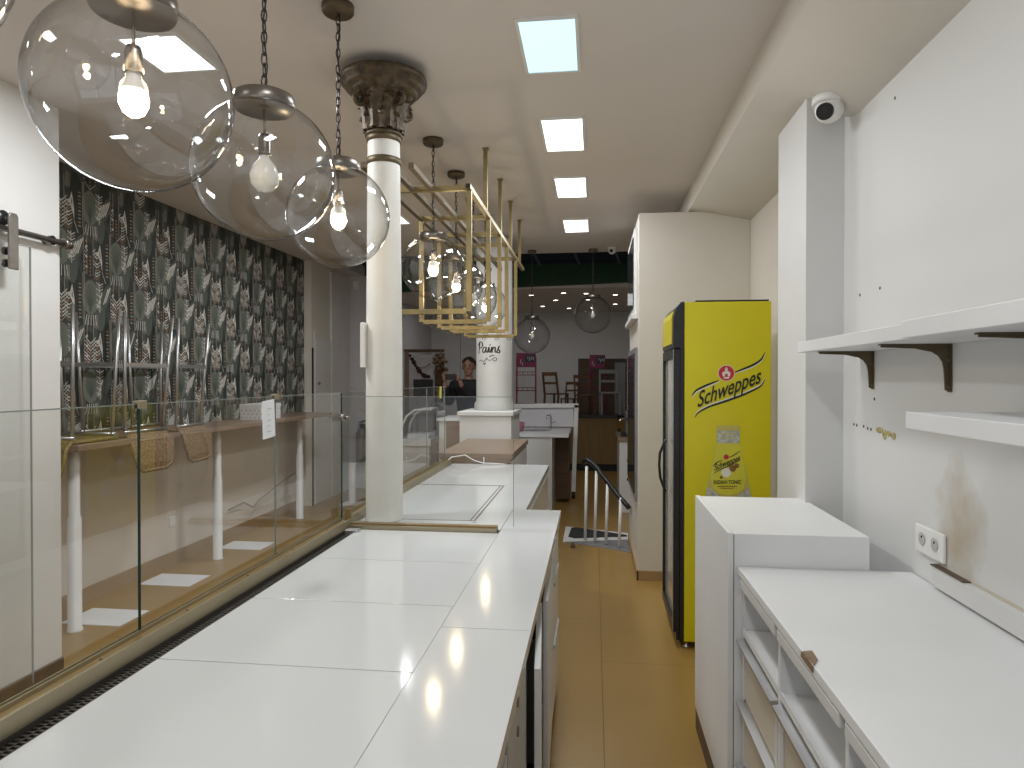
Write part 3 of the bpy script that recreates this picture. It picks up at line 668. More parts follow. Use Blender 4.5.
# ================================================================== RIGHT SIDE: TALL CABINET, LOW COUNTER
t = thing('tall_white_cabinet', 'tall white worn cabinet standing between the yellow fridge and low counter', 'cabinet', (.7, 2.75, 0))
obj('body', B(.482, .925, 2.388, 3.13, .0, 1.062), M['lam_worn'], t, bevel=.002)
obj('door', B(.46, .479, 2.384, 3.135, .10, 1.065), M['lam_worn'], t, bevel=.002)
obj('plinth', B(.463, .481, 2.39, 3.13, 0, .095), M['plinth'], t)
t = thing('drawer_counter', 'low white counter with open drawer compartments in the right foreground', 'counter', (.78, 1.5, 0))
obj('top', B(.492, 1.056, .3, 2.384, .925, .95), M['lam_worn'], t, bevel=.0015)
b = MB(); b.box(.51, 1.05, 2.362, 2.382, .06, .925); b.box(1.03, 1.05, .35, 2.36, .06, .925)
for y in (1.905, 1.41, .91, .36): b.box(.505, 1.03, y-.009, y+.009, .06, .925)
b.box(.51, 1.03, .35, 2.36, .725, .738); b.box(.51, 1.03, .35, 2.36, .06, .08)
obj('carcass', b, M['lam_worn'], t); obj('plinth', B(.53, 1.03, .36, 2.33, 0, .06), M['plinth'], t)
uy = [(1.916, 2.360), (1.421, 1.894), (.921, 1.398), (.372, .898)]
for y0, y1 in uy:
    obj('top_rail', B(.494, .507, y0+.004, y1-.004, .888, .918), M['lam_side'], t, bevel=.002)
    obj('shelf_lip', B(.505, .512, y0, y1, .725, .745), M['lam_side'], t)
    for z0, z1 in ((.515, .705), (.29, .495), (.09, .275)):
        f = obj('drawer', B(.508, .522, y0+.002, y1-.002, z0, z1), M['lam_beige'], t)
        obj('handle_rail', MB().prism([(.507, y0+.001, z1-.012), (.483, y0+.001, z1-.008), (.483, y0+.001, z1+.002), (.507, y0+.001, z1+.006)], (0, y1-y0-.002, 0)), M['alu'], f)
        for ya in (y0+.002, y1-.03): obj('side_frame', B(.504, .5078, ya, ya+.028, z0, z1-.02), M['lam_side'], f)
ch = MB(); ch.prism([(.492, 1.655, .951), (.515, 1.662, .951), (.512, 1.61, .951), (.493, 1.575, .951)], (0, 0, .0015))
ch.prism([(.4905, 1.66, .938), (.4915, 1.66, .951), (.4915, 1.575, .951), (.4905, 1.575, .936)], (-.002, 0, 0))
obj('tape_patch', ch, mat('brown_tape', (.22, .15, .085), .4, var=.3, scale=60), t)
o = tag(obj('socket_plate', B(1.048, 1.0595, 2.165, 2.345, 1.035, 1.125), M['socket_white'], bevel=.004), 'white double socket plate on the wall behind the low counter', 'socket')
for y in (2.215, 2.295):
    w_ = obj('socket_well', MB().lathe([(.021, -.0015), (.019, -.0005), (.018, -.0008), (.001, -.0008)], (1.0475, y, 1.083), 20, ax='x'), M['outlet_hole'], o, shift=False)
    h_ = MB(); h_.ball((1.0458, y, 1.090), .0042, 6, (.4, 1, 1))
    obj('socket_holes', h_, M['dark'], w_, shift=False)
t = thing('wall_trunking', 'long white cable trunking running just above the low counter', 'trunking', (1.05, 1.4, .96))
obj('trunking', B(1.04, 1.0585, .3, 2.215, .958, 1.02), M['lam_side'], t, bevel=.002)
obj('backing_strip', B(1.0575, 1.0598, .3, 2.20, 1.02, 1.027), M['lam_beige'], t); obj('torn_edge', B(1.036, 1.0595, 2.03, 2.217, 1.0205, 1.024), M['seam'], t)
# plaster damage on wall
tag(obj('wall_plug_hole', MB().ball((1.060, 2.65, 1.405), .016, 8, (.3, 2.2, .7)).ball((1.059, 2.605, 1.392), .015, 8, (.4, 1, 1.2)).ball((1.060, 2.57, 1.398), .013, 8, (.3, 1.8, .8)).ball((1.058, 2.53, 1.393), .011, 8, (.4, 1.4, 1.2)), mat('crumbled_plaster', (.45, .38, .18), .8, var=.5, scale=90)), 'crumbled ochre plaster hole on the wall below the shelves', 'wall damage')
hm = MB()
for y, z in ((2.90, 1.41), (2.87, 1.408), (2.80, 1.409), (2.76, 1.404), (2.73, 1.402), (2.654, 1.936), (2.844, 1.933), (2.536, 2.594), (2.70, 1.52)):
    hm.ball((1.0605, y, z), .0065, 6, (.5, 1, 1))
o = obj('screw_holes', hm, M['seam']); tag(o, 'scattered small dark screw holes in the white right wall', 'wall damage'); o['kind'] = 'stuff'
# ---- shelves and brackets
tag(obj('wall_shelf', B(.82, 1.058, 1.86, 2.84, 1.703, 1.745), M['lam_worn'], bevel=.002), 'far upper white wall shelf reaching the pilaster', 'shelf', 'white wall shelves on the right')
tag(obj('wall_shelf', B(.79, 1.058, .2, 1.845, 1.703, 1.748), M['lam_worn'], bevel=.002), 'near upper white wall shelf running out of frame at right', 'shelf', 'white wall shelves on the right')
tag(obj('wall_shelf', B(.80, 1.058, .2, 1.845, 1.470, 1.513), M['lam_worn'], bevel=.002), 'single lower white wall shelf below the bracketed ones', 'shelf', 'white wall shelves on the right')
def bracket(y, label, zt=1.7025):
    t = thing('shelf_bracket', label, 'bracket', (1.06, y, zt-.14), group='brown metal shelf brackets')
    m = MB(); w2 = .011; T_ = .008
    # web with a curved inner edge
    outer = [(1.056, zt-.140), (1.056, zt-.002), (.862, zt-.002)]
    inner = [(.862, zt-.010), (.96, zt-.014)]+[(.985+.055*math.sin(a), zt-.075+.055*math.cos(a)) for a in [PI/8*k for k in range(0, 5)]]+[(1.044, zt-.140)]
    pts = [(a, y-.003, b_) for a, b_ in outer+inner]; m.prism(pts, (0, .006, 0))
    obj('web', m, M['brass_d'], t)
    obj('arm', B(.858, 1.058, y-w2, y+w2, zt-.004, zt), M['brass_d'], t); obj('wall_plate', B(1.0545, 1.0585, y-w2, y+w2, zt-.145, zt-.004), M['brass_d'], t)
    obj('screw', MB().ball((1.053, y, zt-.13), .005, 6).ball((1.053, y, zt-.05), .005, 6), M['nickel'], t)
bracket(2.71, 'brown shelf bracket farthest away, nearest the pilaster')
bracket(2.15, 'brown shelf bracket in the middle, at the joint of two shelves')
bracket(1.63, 'brown shelf bracket under the near upper shelf at the right edge')
# ---- dome camera
DCx, DCy, DCz = .955, 2.90, 2.742
t = thing('dome_security_camera', 'white dome security camera with black lens above the pilaster', 'security camera', (DCx, DCy, DCz))
obj('base', MB().lathe([(.001, DCz+.012), (.062, DCz+.012), (.064, DCz-.012), (.060, DCz-.018), (.001, DCz-.018)], (DCx, DCy, 0), 32), M['socket_white'], t)
obj('housing', MB().ball((DCx+.003, DCy, DCz-.038), .056, 14), M['socket_white'], t)
lm = MB(); dv = Vector((-.55, -.72, -.42)).normalized(); c0 = Vector((DCx+.003, DCy, DCz-.038))
lm.tube([c0+dv*.040, c0+dv*.060], .033, 24); obj('lens', lm, M['dark'], t)
lm = MB(); lm.tube([c0+dv*.0601, c0+dv*.061], .014, 18); obj('lens_glass', lm, M['dark_glass'], t)
# second small camera at back ceiling
t = thing('dome_security_camera', 'tiny white dome camera on the far ceiling edge beside the hanging globes', 'security camera', (.20, 7.80, 3.0))
obj('base', MB().lathe([(.001, 3.068), (.055, 3.068), (.055, 3.05), (.001, 3.05)], (.20, 7.6, 0), 20), M['socket_white'], t); obj('housing', MB().ball((.20, 7.6, 3.03), .045, 8), M['socket_white'], t); obj('lens', MB().ball((.19, 7.565, 3.02), .02, 8), M['dark'], t)
# ================================================================== YELLOW FRIDGE
FYc = 4.03; fx0, fx1 = .515, 1.018; fz = 2.045
t = thing('drinks_fridge', 'tall yellow branded drinks fridge with black trimmed glass door', 'fridge', (.8, 4.33, 0))
obj('body', B(fx0+.012, fx1, FYc, FYc+.62, .045, fz), M['yellow'], t, bevel=.004)
obj('top_plate', B(fx0+.08, fx1-.01, FYc+.02, FYc+.6, fz, fz+.012), M['dark'], t)
obj('front_frame', B(fx0-.012, fx0+.011, FYc-.003, FYc+.625, .045, fz-.27), M['dark'], t, bevel=.002)
ft = MB(); ft.prism([(fx0+.011, FYc-.003, fz-.27), (fx0+.011, FYc-.003, fz+.005), (fx0-.012, FYc-.003, fz), (fx0-.035, FYc-.003, fz-.03), (fx0-.05, FYc-.003, fz-.08), (fx0-.052, FYc-.003, fz-.255), (fx0-.045, FYc-.003, fz-.27)], (0, .625, 0))
obj('header', ft, M['dark'], t, bevel=.003)
sg = MB(); sg.prism([(fx0-.055, FYc+.07, fz-.24), (fx0-.055, FYc+.07, fz-.085), (fx0-.044, FYc+.07, fz-.045), (fx0-.04, FYc+.07, fz-.045), (fx0-.04, FYc+.07, fz-.24)], (0, .50, 0))
obj('header_sign', sg, M['yellow'], t)
dr = obj('door', B(fx0-.050, fx0-.014, FYc+.002, FYc+.035, .10, fz-.275).box(fx0-.050, fx0-.014, FYc+.59, FYc+.622, .10, fz-.275).box(fx0-.050, fx0-.014, FYc+.035, FYc+.59, .10, .16).box(fx0-.050, fx0-.014, FYc+.035, FYc+.59, fz-.33, fz-.275), M['dark'], t)
obj('door_pane', B(fx0-.034, fx0-.026, FYc+.035, FYc+.59, .16, fz-.33), mat('fridge_door_glass', (.42, .42, .40), .08), dr)
obj('edge_trim', B(fx0-.0525, fx0-.0505, FYc+.001, FYc+.006, .10, fz-.275), M['alu'], dr)
hd = MB(); hy = FYc+.42
hd.tube([(fx0-.050, hy, 1.20), (fx0-.060, hy, 1.18), (fx0-.088, hy, 1.11), (fx0-.092, hy, 1.03), (fx0-.085, hy, .95), (fx0-.060, hy, .88), (fx0-.050, hy, .86)], .009, 10)
obj('handle', hd, M['dark'], dr)
lf = MB(); lf.box(fx0-.03, fx0+.02, FYc+.02, FYc+.60, .045, .09); obj('kick_plate', lf, M['dark'], t)
for x in (fx0+.03, fx1-.05):
    for y in (FYc+.04, FYc+.57): obj('foot', MB().lathe([(.001, 0), (.02, 0), (.02, .01), (.01, .015), (.01, .045), (.001, .045)], (x, y, 0), 16), M['alu'], t)
def FX(u): return fx1-(770.5-u)*.00560
def FZ(v): return fz-(v-301.5)*.00581
lay = [0]
def decal(name, polys, m, parent, d=1):
    g = MB()
    for p in polys: g.face([(FX(u), FYc-.0006*d, FZ(v)) for u, v in p])
    return obj(name, g, m, parent, recalc=False)
def ribbon(pts, wmax):
    P2 = [Vector(p) for p in pts]; q = []
    for i in range(len(P2)-1):
        p0 = P2[max(i-1, 0)]; p1 = P2[i]; p2 = P2[i+1]; p3 = P2[min(i+2, len(P2)-1)]
        for k in range(6):
            s_ = k/6; q.append(.5*((2*p1)+(p2-p0)*s_+(2*p0-5*p1+4*p2-p3)*s_**2+(-p0+3*p1-3*p2+p3)*s_**3))
    q.append(P2[-1]); n = len(q); out = []; L_ = []; R_ = []
    for i in range(n):
        tt = q[min(i+1, n-1)]-q[max(i-1, 0)]; nr = Vector((-tt.y, tt.x)).normalized(); wv = wmax*max(.12, math.sin(PI*(i+.3)/(n-.4)))**.6/2
        L_.append(q[i]+nr*wv); R_.append(q[i]-nr*wv)
    return [[L_[i], L_[i+1], R_[i+1], R_[i]] for i in range(n-1)]
def circ(cx, cy, r, n=28, sy=.95): return [(cx+r*math.cos(2*PI*k/n), cy+r*sy*math.sin(2*PI*k/n)) for k in range(n)]
logo = obj('logo', B(FX(724), FX(726), FYc-.0003, FYc+.0005, FZ(373.5), FZ(372.5)), M['red_ink'], t)
up = [(690.6, 396.5), (694.5, 391), (703, 386.5), (712, 382.8), (718, 380.4)]; up2 = [(733, 372.8), (742, 369.3), (752, 365.2), (760, 360), (764.2, 352.5)]
lo_ = [(693.6, 417.8), (697.5, 412.8), (708, 407), (722, 402.3), (738, 396.6), (751, 391), (760, 386), (764.2, 379.5)]
sh = lambda L_, dx, dy: [(a+dx, b+dy) for a, b in L_]
[decal('white_swoosh', ribbon(q, 1.4), M['white_ink'], logo, 1) for q in (sh(up, .4, 1.5), sh(up2, .2, 1.5), sh(lo_, -.2, -1.5))]
[decal('black_swoosh', ribbon(q, 2.2), M['black_ink'], logo, 2) for q in (up, up2, lo_)]
decal('roundel_rim', [circ(725.4, 373.2, 8.6)], M['white_ink'], logo, 3); decal('roundel', [circ(725.4, 373.2, 8.0)], M['red_ink'], logo, 4)
decal('fountain_emblem', [[(725.4, 366.8), (727.2, 369.5), (723.6, 369.5)], [(724.7, 368.5), (726.1, 368.5), (727.6, 374), (723.2, 374)], [(721.2, 373.2), (723.2, 371), (724.3, 376.5), (721.8, 376.5)], [(729.6, 373.2), (727.6, 371), (726.5, 376.5), (729.0, 376.5)], [(722.2, 377.2), (728.6, 377.2), (727.6, 378.8), (723.2, 378.8)]], M['white_ink'], logo, 5)
def put_text(name, s, u0, v0, u1, v1, size, parent, m, shear=.35, off=.0, d=3, grow=1.0):
    mb = text_mb(s, size, shear, off)
    xs = [v.co.x for v in mb.bm.verts]; x0, x1 = min(xs), max(xs)
    a = Vector((FX(u0), FZ(v0))); b_ = Vector((FX(u1), FZ(v1))); L_ = (b_-a).length; k = L_/(x1-x0); ang = math.atan2(b_.y-a.y, b_.x-a.x)
    for v in mb.bm.verts:
        x = (v.co.x-x0)*k; yv = v.co.y
        # rising baseline, letters stay upright-ish
        v.co = Vector((a.x+x*math.cos(ang), FYc-.0006*d, a.y+x*math.sin(ang)+yv))
    return obj(name, mb, m, parent, recalc=False)
put_text('wordmark', 'Schweppes', 696.3, 407.6, 760.5, 382.2, .128, logo, M['black_ink'], .25, .0016, 6)
# printed bottle
def bp(pts): return [(u, v) for u, v in pts]
bottle = obj('bottle_print', B(FX(726), FX(727), FYc-.0003, FYc+.0005, FZ(440), FZ(439)), M['silver_ink'], t)
R_ = [(739.5, 428), (739.3, 446), (741.5, 456), (745.5, 470), (748.8, 486), (751, 497), (751.5, 512)]
Lf = [(1453-0-2*0-u-0, v) for u, v in R_]; Lf = [(727.7*2-u, v) for u, v in R_]
decal('bottle_outline', [R_+Lf[::-1]], M['gold_ink'], bottle, 1)
decal('bottle_neck_foil', [[(716.3, 431), (739.0, 431), (739.0, 443.5), (716.3, 443.5)]], M['silver_ink'], bottle, 2)
decal('bottle_cap', [[(715.8, 425.8), (739.4, 425.8), (739.6, 430.6), (715.6, 430.6)]], M['gold_ink'], bottle, 2)
cc = [(739, 443.8), (740.8, 455), (744, 467), (746, 478), (743, 489), (736, 494.5), (727.7, 496), (719.4, 494.5), (712.4, 489), (709.4, 478), (711.4, 467), (714.6, 455), (716.4, 443.8)]
decal('bottle_label', [cc], M['label_ink'], bottle, 3)
decal('bottle_base', [[(706, 488), (711, 491), (718, 495.5), (716, 512), (704, 512)], [(749.4, 488), (744.4, 491), (737.4, 495.5), (739.4, 512), (751.4, 512)]], M['silver_ink'], bottle, 4)
decal('foil_text_lines', [[(720, 434), (735.5, 433), (735.5, 434), (720, 435)], [(721, 438), (734, 437.3), (734, 438), (721, 438.7)]], M['gold_ink'], bottle, 3)
decal('lemon_print', [circ(725.5, 473, 5)], M['white_ink'], bottle, 4); decal('peel_print', [circ(732, 469, 3.4), circ(736, 466, 2.6), circ(720.5, 478, 1.6)], M['brown_ink'], bottle, 5)
decal('label_swoosh', ribbon([(712, 467.5), (716, 463), (722, 460.5)], .9)+ribbon([(728, 458), (734, 455), (739.5, 451)], .9)+ribbon([(712.5, 474.5), (720, 470), (731, 465), (739.8, 459.5)], .9), M['black_ink'], bottle, 5)
decal('label_roundel', [circ(725.5, 457.3, 2.6)], M['red_ink'], bottle, 6)
put_text('label_wordmark', 'Schweppes', 713.5, 471.3, 739.5, 460.5, .052, bottle, M['black_ink'], .22, .0008, 7)
put_text('label_caption', 'INDIAN TONIC', 712.8, 484.8, 740.5, 484.0, .032, bottle, M['black_ink'], 0, .0005, 7)
decal('label_fine_lines', [[(717, 486.6), (736.5, 486.2), (736.5, 487.0), (717, 487.4)], [(720, 488.6), (733, 488.4), (733, 489.1), (720, 489.3)]], M['brown_ink'], bottle, 7)
# ================================================================== LEFT ROOM
t = thing('sliding_door_track', 'grey metal sliding door rail on the white left wall', 'rail', (-2.86, 2.6, 2.36))
obj('rail', MB().tube([(-2.855, -1.0, 2.33), (-2.855, 3.36, 2.33)], .016, 12), M['nickel'], t)
for y in (1.2, 3.24): obj('stand_off', MB().lathe([(.001, 0), (.022, 0), (.022, .035), (.001, .035)], (-2.898, y, 2.33), 16, ax='x').lathe([(.026, 0), (.026, .02)], (-2.87, y, 2.33), 16, ax='x'), M['nickel'], t)
obj('end_stop', MB().tube([(-2.855, 3.31, 2.33), (-2.855, 3.36, 2.33)], .027, 14), M['nickel'], t)
t = thing('sliding_glass_door', 'clear sliding glass door hanging in front of the white left wall', 'door', (-2.83, 2, .05))
dm = MB(); dm.face([(-2.83, 1.0, .05), (-2.83, 3.07, .05), (-2.83, 3.07, 2.26), (-2.83, 1.0, 2.26)]); obj('pane', dm, M['glass'], t)
obj('edge', B(-2.835, -2.825, 3.07, 3.073, .05, 2.26).box(-2.835, -2.825, 1.0, 3.07, 2.26, 2.263), mat('grey_glass_edge', (.30, .31, .30), .2), t)
hg = obj('hanger_strap', MB().prism([(-2.822, 2.93, 2.13), (-2.822, 2.985, 2.13), (-2.822, 2.985, 2.39), (-2.822, 2.975, 2.405), (-2.822, 2.94, 2.405), (-2.822, 2.93, 2.39)], (.012, 0, 0)), M['nickel'], t, bevel=.004)
obj('wheel', MB().lathe([(.001, -.02), (.036, -.02), (.036, .006), (.001, .006)], (-2.855, 2.94, 2.38), 24, ax='x'), M['dark'], hg)
obj('bolt', MB().lathe([(.001, 0), (.020, 0), (.020, .02), (.001, .02)], (-2.856, 2.95, 2.22), 16, ax='x').lathe([(.001, 0), (.020, 0), (.020, .02), (.001, .02)], (-2.856, 2.95, 2.16), 16, ax='x'), M['dark'], hg)
t = thing('high_bar_table', 'long brown wall bar on white posts under the tropical wallpaper', 'bar table', (-3.35, 5.6, 0))
obj('bar_top', B(-3.585, -3.12, 3.73, 7.72, 1.15, 1.19), M['bar_top'], t, bevel=.004)
for x, y in ((-3.26, 3.86), (-3.30, 5.55), (-3.33, 7.28)):
    obj('leg', MB().lathe([(.045, 0.001), (.045, .012), (.040, .014), (.040, .72), (.033, .725), (.033, 1.15)], (x, y, 0), 20), M['post_white'], t)
def bistro(label, loc, rz, mname='rattan'):
    # built upside-down: seat lies on z=0, backrest drops towards +x, legs rise
    t = thing('bistro_chair', label, 'chair', (0,0,0), group='rattan chairs turned upside down on the wall bar')
    s = MB(); s.box(-.20, .17, -.19, .19, .004, .022); obj('seat', s, M[mname], t, bevel=.01)
    rim = MB(); rim.tube([(-.20, -.19, .013), (.17, -.19, .013), (.20, -.16, .013), (.20, .16, .013), (.17, .19, .013), (-.20, .19, .013)], .013, 8, closed=True); obj('seat_rim', rim, M[mname], t)
    bm_ = MB(); cv = [(.20, .02), (.235, -.03), (.25, -.10), (.262, -.19), (.258, -.23)]
    for i in range(4):
        (a, za), (b, zb) = cv[i], cv[i+1]; wv = [.17, .18, .18, .16, .12][i]; wb = [.17, .18, .18, .16, .12][i+1]
        bm_.face([(a, -wv, za), (a, wv, za), (b, wb, zb), (b, -wb, zb)])
    o = obj('backrest', bm_, M[mname], t); sm = o.modifiers.new('s', 'SOLIDIFY'); sm.thickness = .012; sm.offset = 0
    rm = MB(); rm.tube([(.19, -.18, .02), (.235, -.185, -.03), (.25, -.185, -.10), (.262, -.16, -.20), (.258, -.11, -.235), (.258, .11, -.235), (.262, .16, -.20), (.25, .185, -.10), (.235, .185, -.03), (.19, .18, .02)], .013, 8); obj('back_frame', rm, M[mname], t)
    fr_ = MB(); fr_.tube([(.185, -.20, .04), (.185, .20, .04)], .010, 8); fr_.tube([(-.17, -.20, .04), (-.17, .20, .04)], .010, 8); obj('seat_frame', fr_, M['alu'], t)
    for sx, sy in ((1, 1), (1, -1), (-1, 1), (-1, -1)):
        obj('leg', MB().tube([(sx*.17, sy*.175, .03), (sx*.20+.02, sy*.225, .86)], .0115, 8), M['alu'], t)
    st_ = MB()
    for sx in (1, -1): st_.bar((sx*.187+.01, -.205, .50), (sx*.187+.01, .205, .50), .02, .028)
    obj('stretcher', st_, M['alu'], t)
    t.location = loc; t.rotation_euler = (0, 0, rz); return t
A_ = bistro('upturned chair with olive woven seat, closest to the white left wall', (-3.36, 3.93, 1.19), -PI/2-.0, 'rattan_o')
B_ = bistro('upturned brown rattan chair in the middle, back hanging over the bar edge', (-3.34, 4.42, 1.19), -.10)
dup(B_, (-3.35, 4.93, 1.19), .06, 'upturned brown rattan chair farthest from the left wall, near the spotted box')
bx = thing('spotted_box', 'white box with grey polka dots standing on the wall bar', 'box', (-3.3, 6.25, 1.19))
obj('carton', B(-3.42, -3.20, 6.15, 6.55, 1.191, 1.34), M['paper'], bx, bevel=.003)
dt = MB()
for i in range(9):
    for j in range(3):
        yy = 6.175+i*.044+(.02 if j % 2 else 0); zz = 1.215+j*.034; dt.lathe([(.001, .0), (.009, .0)], (-3.1994, yy, zz), 10, ax='x')
for i in range(5):
    for j in range(3): dt.lathe([(.001, .0), (.009, .0)], (-3.40+i*.044+(.02 if j % 2 else 0), 6.1494, 1.215+j*.034), 10, ax='y')
obj('dots', dt, M['outlet_hole'], bx); obj('lid', B(-3.424, -3.196, 6.146, 6.554, 1.31, 1.345), M['paper'], bx, bevel=.002)
for x0, y0, lb in ((-3.45, 3.96, 'pale rectangular floor patch nearest the white left wall'), (-3.50, 4.78, 'pale rectangular floor patch in the middle of the row under the bar'), (-3.50, 5.88, 'pale rectangular floor patch farthest away under the bar')):
    tag(obj('floor_surface', B(x0, x0+.42, y0, y0+.29, 0, .004), M['paper']), lb, 'mat', 'pale patches on the floor')  # flat pale rectangles lying on the floor
o = tag(obj('socket_plate', B(-3.596, -3.588, 5.30, 5.38, .33, .41), M['socket_white'], bevel=.003), 'single white socket low on the wall under the bar', 'socket')
tag(obj('floor_cable', MB().tube([(-3.57, 6.2, .30), (-3.55, 6.45, .33), (-3.5, 6.55, .26), (-3.54, 6.75, .30), (-3.54, 7.3, .42), (-3.5, 7.7, .5)], .006, 6), M['ext']), 'thin grey cable trailing along the wall below the bar', 'cable')
tag(obj('switch_box', B(-3.46, -3.38, 9.345, 9.369, 2.88, 3.0), M['socket_white'], bevel=.004), 'small white wall box high on the grey end wall', 'switch box')
t = thing('fire_extinguisher', 'dark grey fire extinguisher hanging on the grey end wall', 'fire extinguisher', (-3.30, 9.26, .35))
obj('cylinder', MB().lathe([(.001, .38), (.075, .38), (.08, .40), (.08, .80), (.06, .86), (.03, .89), (.001, .89)], (-3.30, 9.25, 0), 20), M['ext'], t)
obj('valve', MB().tube([(-3.30, 9.25, .88), (-3.30, 9.25, .95)], .018, 8).bar((-3.34, 9.25, .96), (-3.22, 9.25, 1.0), .02).bar((-3.34, 9.25, .93), (-3.23, 9.25, .93), .018), M['dark'], t)
obj('hose', MB().tube([(-3.28, 9.24, .93), (-3.20, 9.22, .85), (-3.19, 9.22, .6), (-3.21, 9.22, .45)], .012, 8), M['dark'], t)
obj('wall_hook', B(-3.34, -3.26, 9.335, 9.369, .6, .7), M['dark'], t)
t = thing('white_stand', 'short white post stand on a flat foot before the grey end wall', 'stand', (-3.05, 8.2, 0))
obj('foot', B(-3.17, -2.93, 8.08, 8.32, .0, .012), M['post_white'], t); obj('post', MB().lathe([(.045, .012), (.045, .52), (.001, .52)], (-3.05, 8.2, 0), 16), M['post_white'], t)
# ================================================================== BACK OF THE SHOP
for i, (x, y, lb) in enumerate(((-.95, 10.2, 'tiny ceiling spotlight at the left end of the far row, near the brass frames'), (-.62, 10.9, 'tiny ceiling spotlight low in the far group, right of the lower hanging globe cord'), (-.45, 10.0, 'tiny ceiling spotlight highest in the far group, between the two globe cords'),
        (-.12, 10.1, 'tiny ceiling spotlight immediately left of the higher globe cord'), (-.10, 10.9, 'tiny ceiling spotlight seen just over the top of the higher globe'), (.32, 10.3, 'tiny ceiling spotlight at the far right, the upper of two beside the wall block'), (.36, 11.6, 'tiny ceiling spotlight at the far right, the lower of two beside the wall block'),
        (-.9, 11.8, 'tiny ceiling spotlight lowest at left, beside the lower globe cord'), (-.45, 12.2, 'tiny ceiling spotlight lowest of the far group, near the back wall'))):
    t = thing('recessed_spotlight', lb, 'spotlight', (x, y, 2.866), group='tiny recessed spotlights in the far ceiling')
    obj('lens', MB().lathe([(.001, 2.862), (.035, 2.862), (.035, 2.869)], (x, y, 0), 14), M['spot_e'], t)
    obj('ring', MB().lathe([(.036, 2.869), (.05, 2.860), (.05, 2.869)], (x, y, 0), 14), M['nickel'], t)
area('hall_fill', (-1.3, 10.9, 2.85), 3.0, 1.6, 9)  # added fill light brightening the back hall, no fitting belongs to it
# sink unit behind white frame
t = thing('sink_counter', 'white sink counter with tap inside a white metal frame', 'sink counter', (-.75, 8.4, 0))
obj('cabinet', B(-1.08, -.50, 8.05, 8.7, 0, .885), M['lam_side'], t, bevel=.003)
obj('worktop', B(-1.10, -.30, 8.03, 9.2, .886, .925), M['lam_worn'], t, bevel=.003)
obj('side_panel', B(-.49, -.32, 8.6, 9.15, .05, .885), M['wood_d'], t)
obj('basin', MB().lathe([(.17, .927), (.16, .9262), (.13, .9256), (.001, .9256)], (-.72, 8.6, 0), 24), M['steel'], t)
obj('tap', MB().tube([(-.56, 8.8, .925), (-.56, 8.8, 1.09), (-.57, 8.76, 1.12), (-.60, 8.68, 1.11), (-.60, 8.66, 1.07)], .012, 8).bar((-.56, 8.8, 1.0), (-.50, 8.8, 1.03), .015), M['chrome'], t)
t = thing('white_rolling_frame', 'white metal frame on casters standing around the sink', 'frame', (-.65, 8.95, 0))
f = MB(); f.bar((-.27, 8.95, .09), (-.23, 8.95, 1.24), .055); obj('post', f, M['post_white'], t)
f = MB(); f.bar((-1.15, 8.95, .09), (-1.15, 8.95, 1.24), .055); obj('post', f, M['post_white'], t)
f = MB(); f.bar((-1.18, 8.95, 1.225), (-.205, 8.95, 1.235), .055); obj('top_bar', f, M['post_white'], t)
obj('back_panel', B(-1.12, -.27, 8.96, 8.975, .95, 1.2), M['grey_wall'], t)
for x in (-.27, -1.15): obj('caster', MB().lathe([(.001, -.02), (.045, -.02), (.045, .02), (.001, .02)], (x, 8.93, .046), 18, ax='x'), M['dark'], t)
tag(obj('pink_tub', MB().lathe([(.001, .927), (.085, .927), (.10, 1.04), (.093, 1.04), (.08, .94), (.001, .94)], (-.97, 8.45, 0), 20), M['pink_l']), 'small pink tub beside the sink', 'tub')
# brown wooden counter far back
struct('wall_back_recess_panel', B(.40, .60, 13.10, 13.12, 0, 1.9), M['steel'])
t = thing('wooden_counter', 'ochre wooden counter with black top and kickboard across the back', 'counter', (.1, 12.3, 0))
obj('front', MB().prism([(-.8, 11.6, .12), (.38, 11.6, .12), (.62, 11.15, .12), (.70, 11.2, .12), (.70, 12.0, .12), (-.8, 12.0, .12)], (0, 0, .80)), M['wood_o'], t)
obj('kickboard', MB().prism([(-.78, 11.63, 0), (.37, 11.63, 0), (.60, 11.2, 0), (.68, 12.0, 0), (-.78, 12.0, 0)], (0, 0, .12)), M['dark_m'], t)
obj('top', MB().prism([(-.85, 11.55, .92), (.39, 11.55, .92), (.66, 11.05, .92), (.75, 11.1, .92), (.75, 12.05, .92), (-.85, 12.05, .92)], (0, 0, .045)), M['dark'], t)
kn = MB(); kn.ball((.43, 11.50, .72), .03, 6).ball((.52, 11.33, .56), .03, 6); obj('knob', kn, M['dark'], t)
# stair railing + hatch
t = thing('stair_railing', 'white stair balusters carrying a curved black handrail', 'stair railing', (.1, 6.5, 0))
for x, y, z in ((-.085, 6.60, .735), (.010, 6.55, .70), (.115, 6.46, .585), (.235, 6.34, .48)):
    obj('baluster', MB().tube([(x, y, .012), (x+.015, y, z)], .015, 10), M['post_white'], t); 
obj('handrail', MB().tube([(-.11, 6.62, .745), (-.10, 6.62, .79), (-.06, 6.60, .80), (-.02, 6.57, .77), (.03, 6.54, .73), (.08, 6.50, .66), (.14, 6.46, .595), (.22, 6.37, .50), (.30, 6.32, .42), (.325, 6.30, .39)], .024, 12), M['dark'], t)
t = thing('floor_hatch', 'grey floor plate with charcoal mat and white border at the stair', 'floor hatch', (.05, 6.7, 0))
obj('frame', MB().prism([(-.30, 6.52, .0), (-.30, 7.20, .0), (.36, 6.95, .0), (.36, 6.70, .0)], (0, 0, .008)), M['post_white'], t)
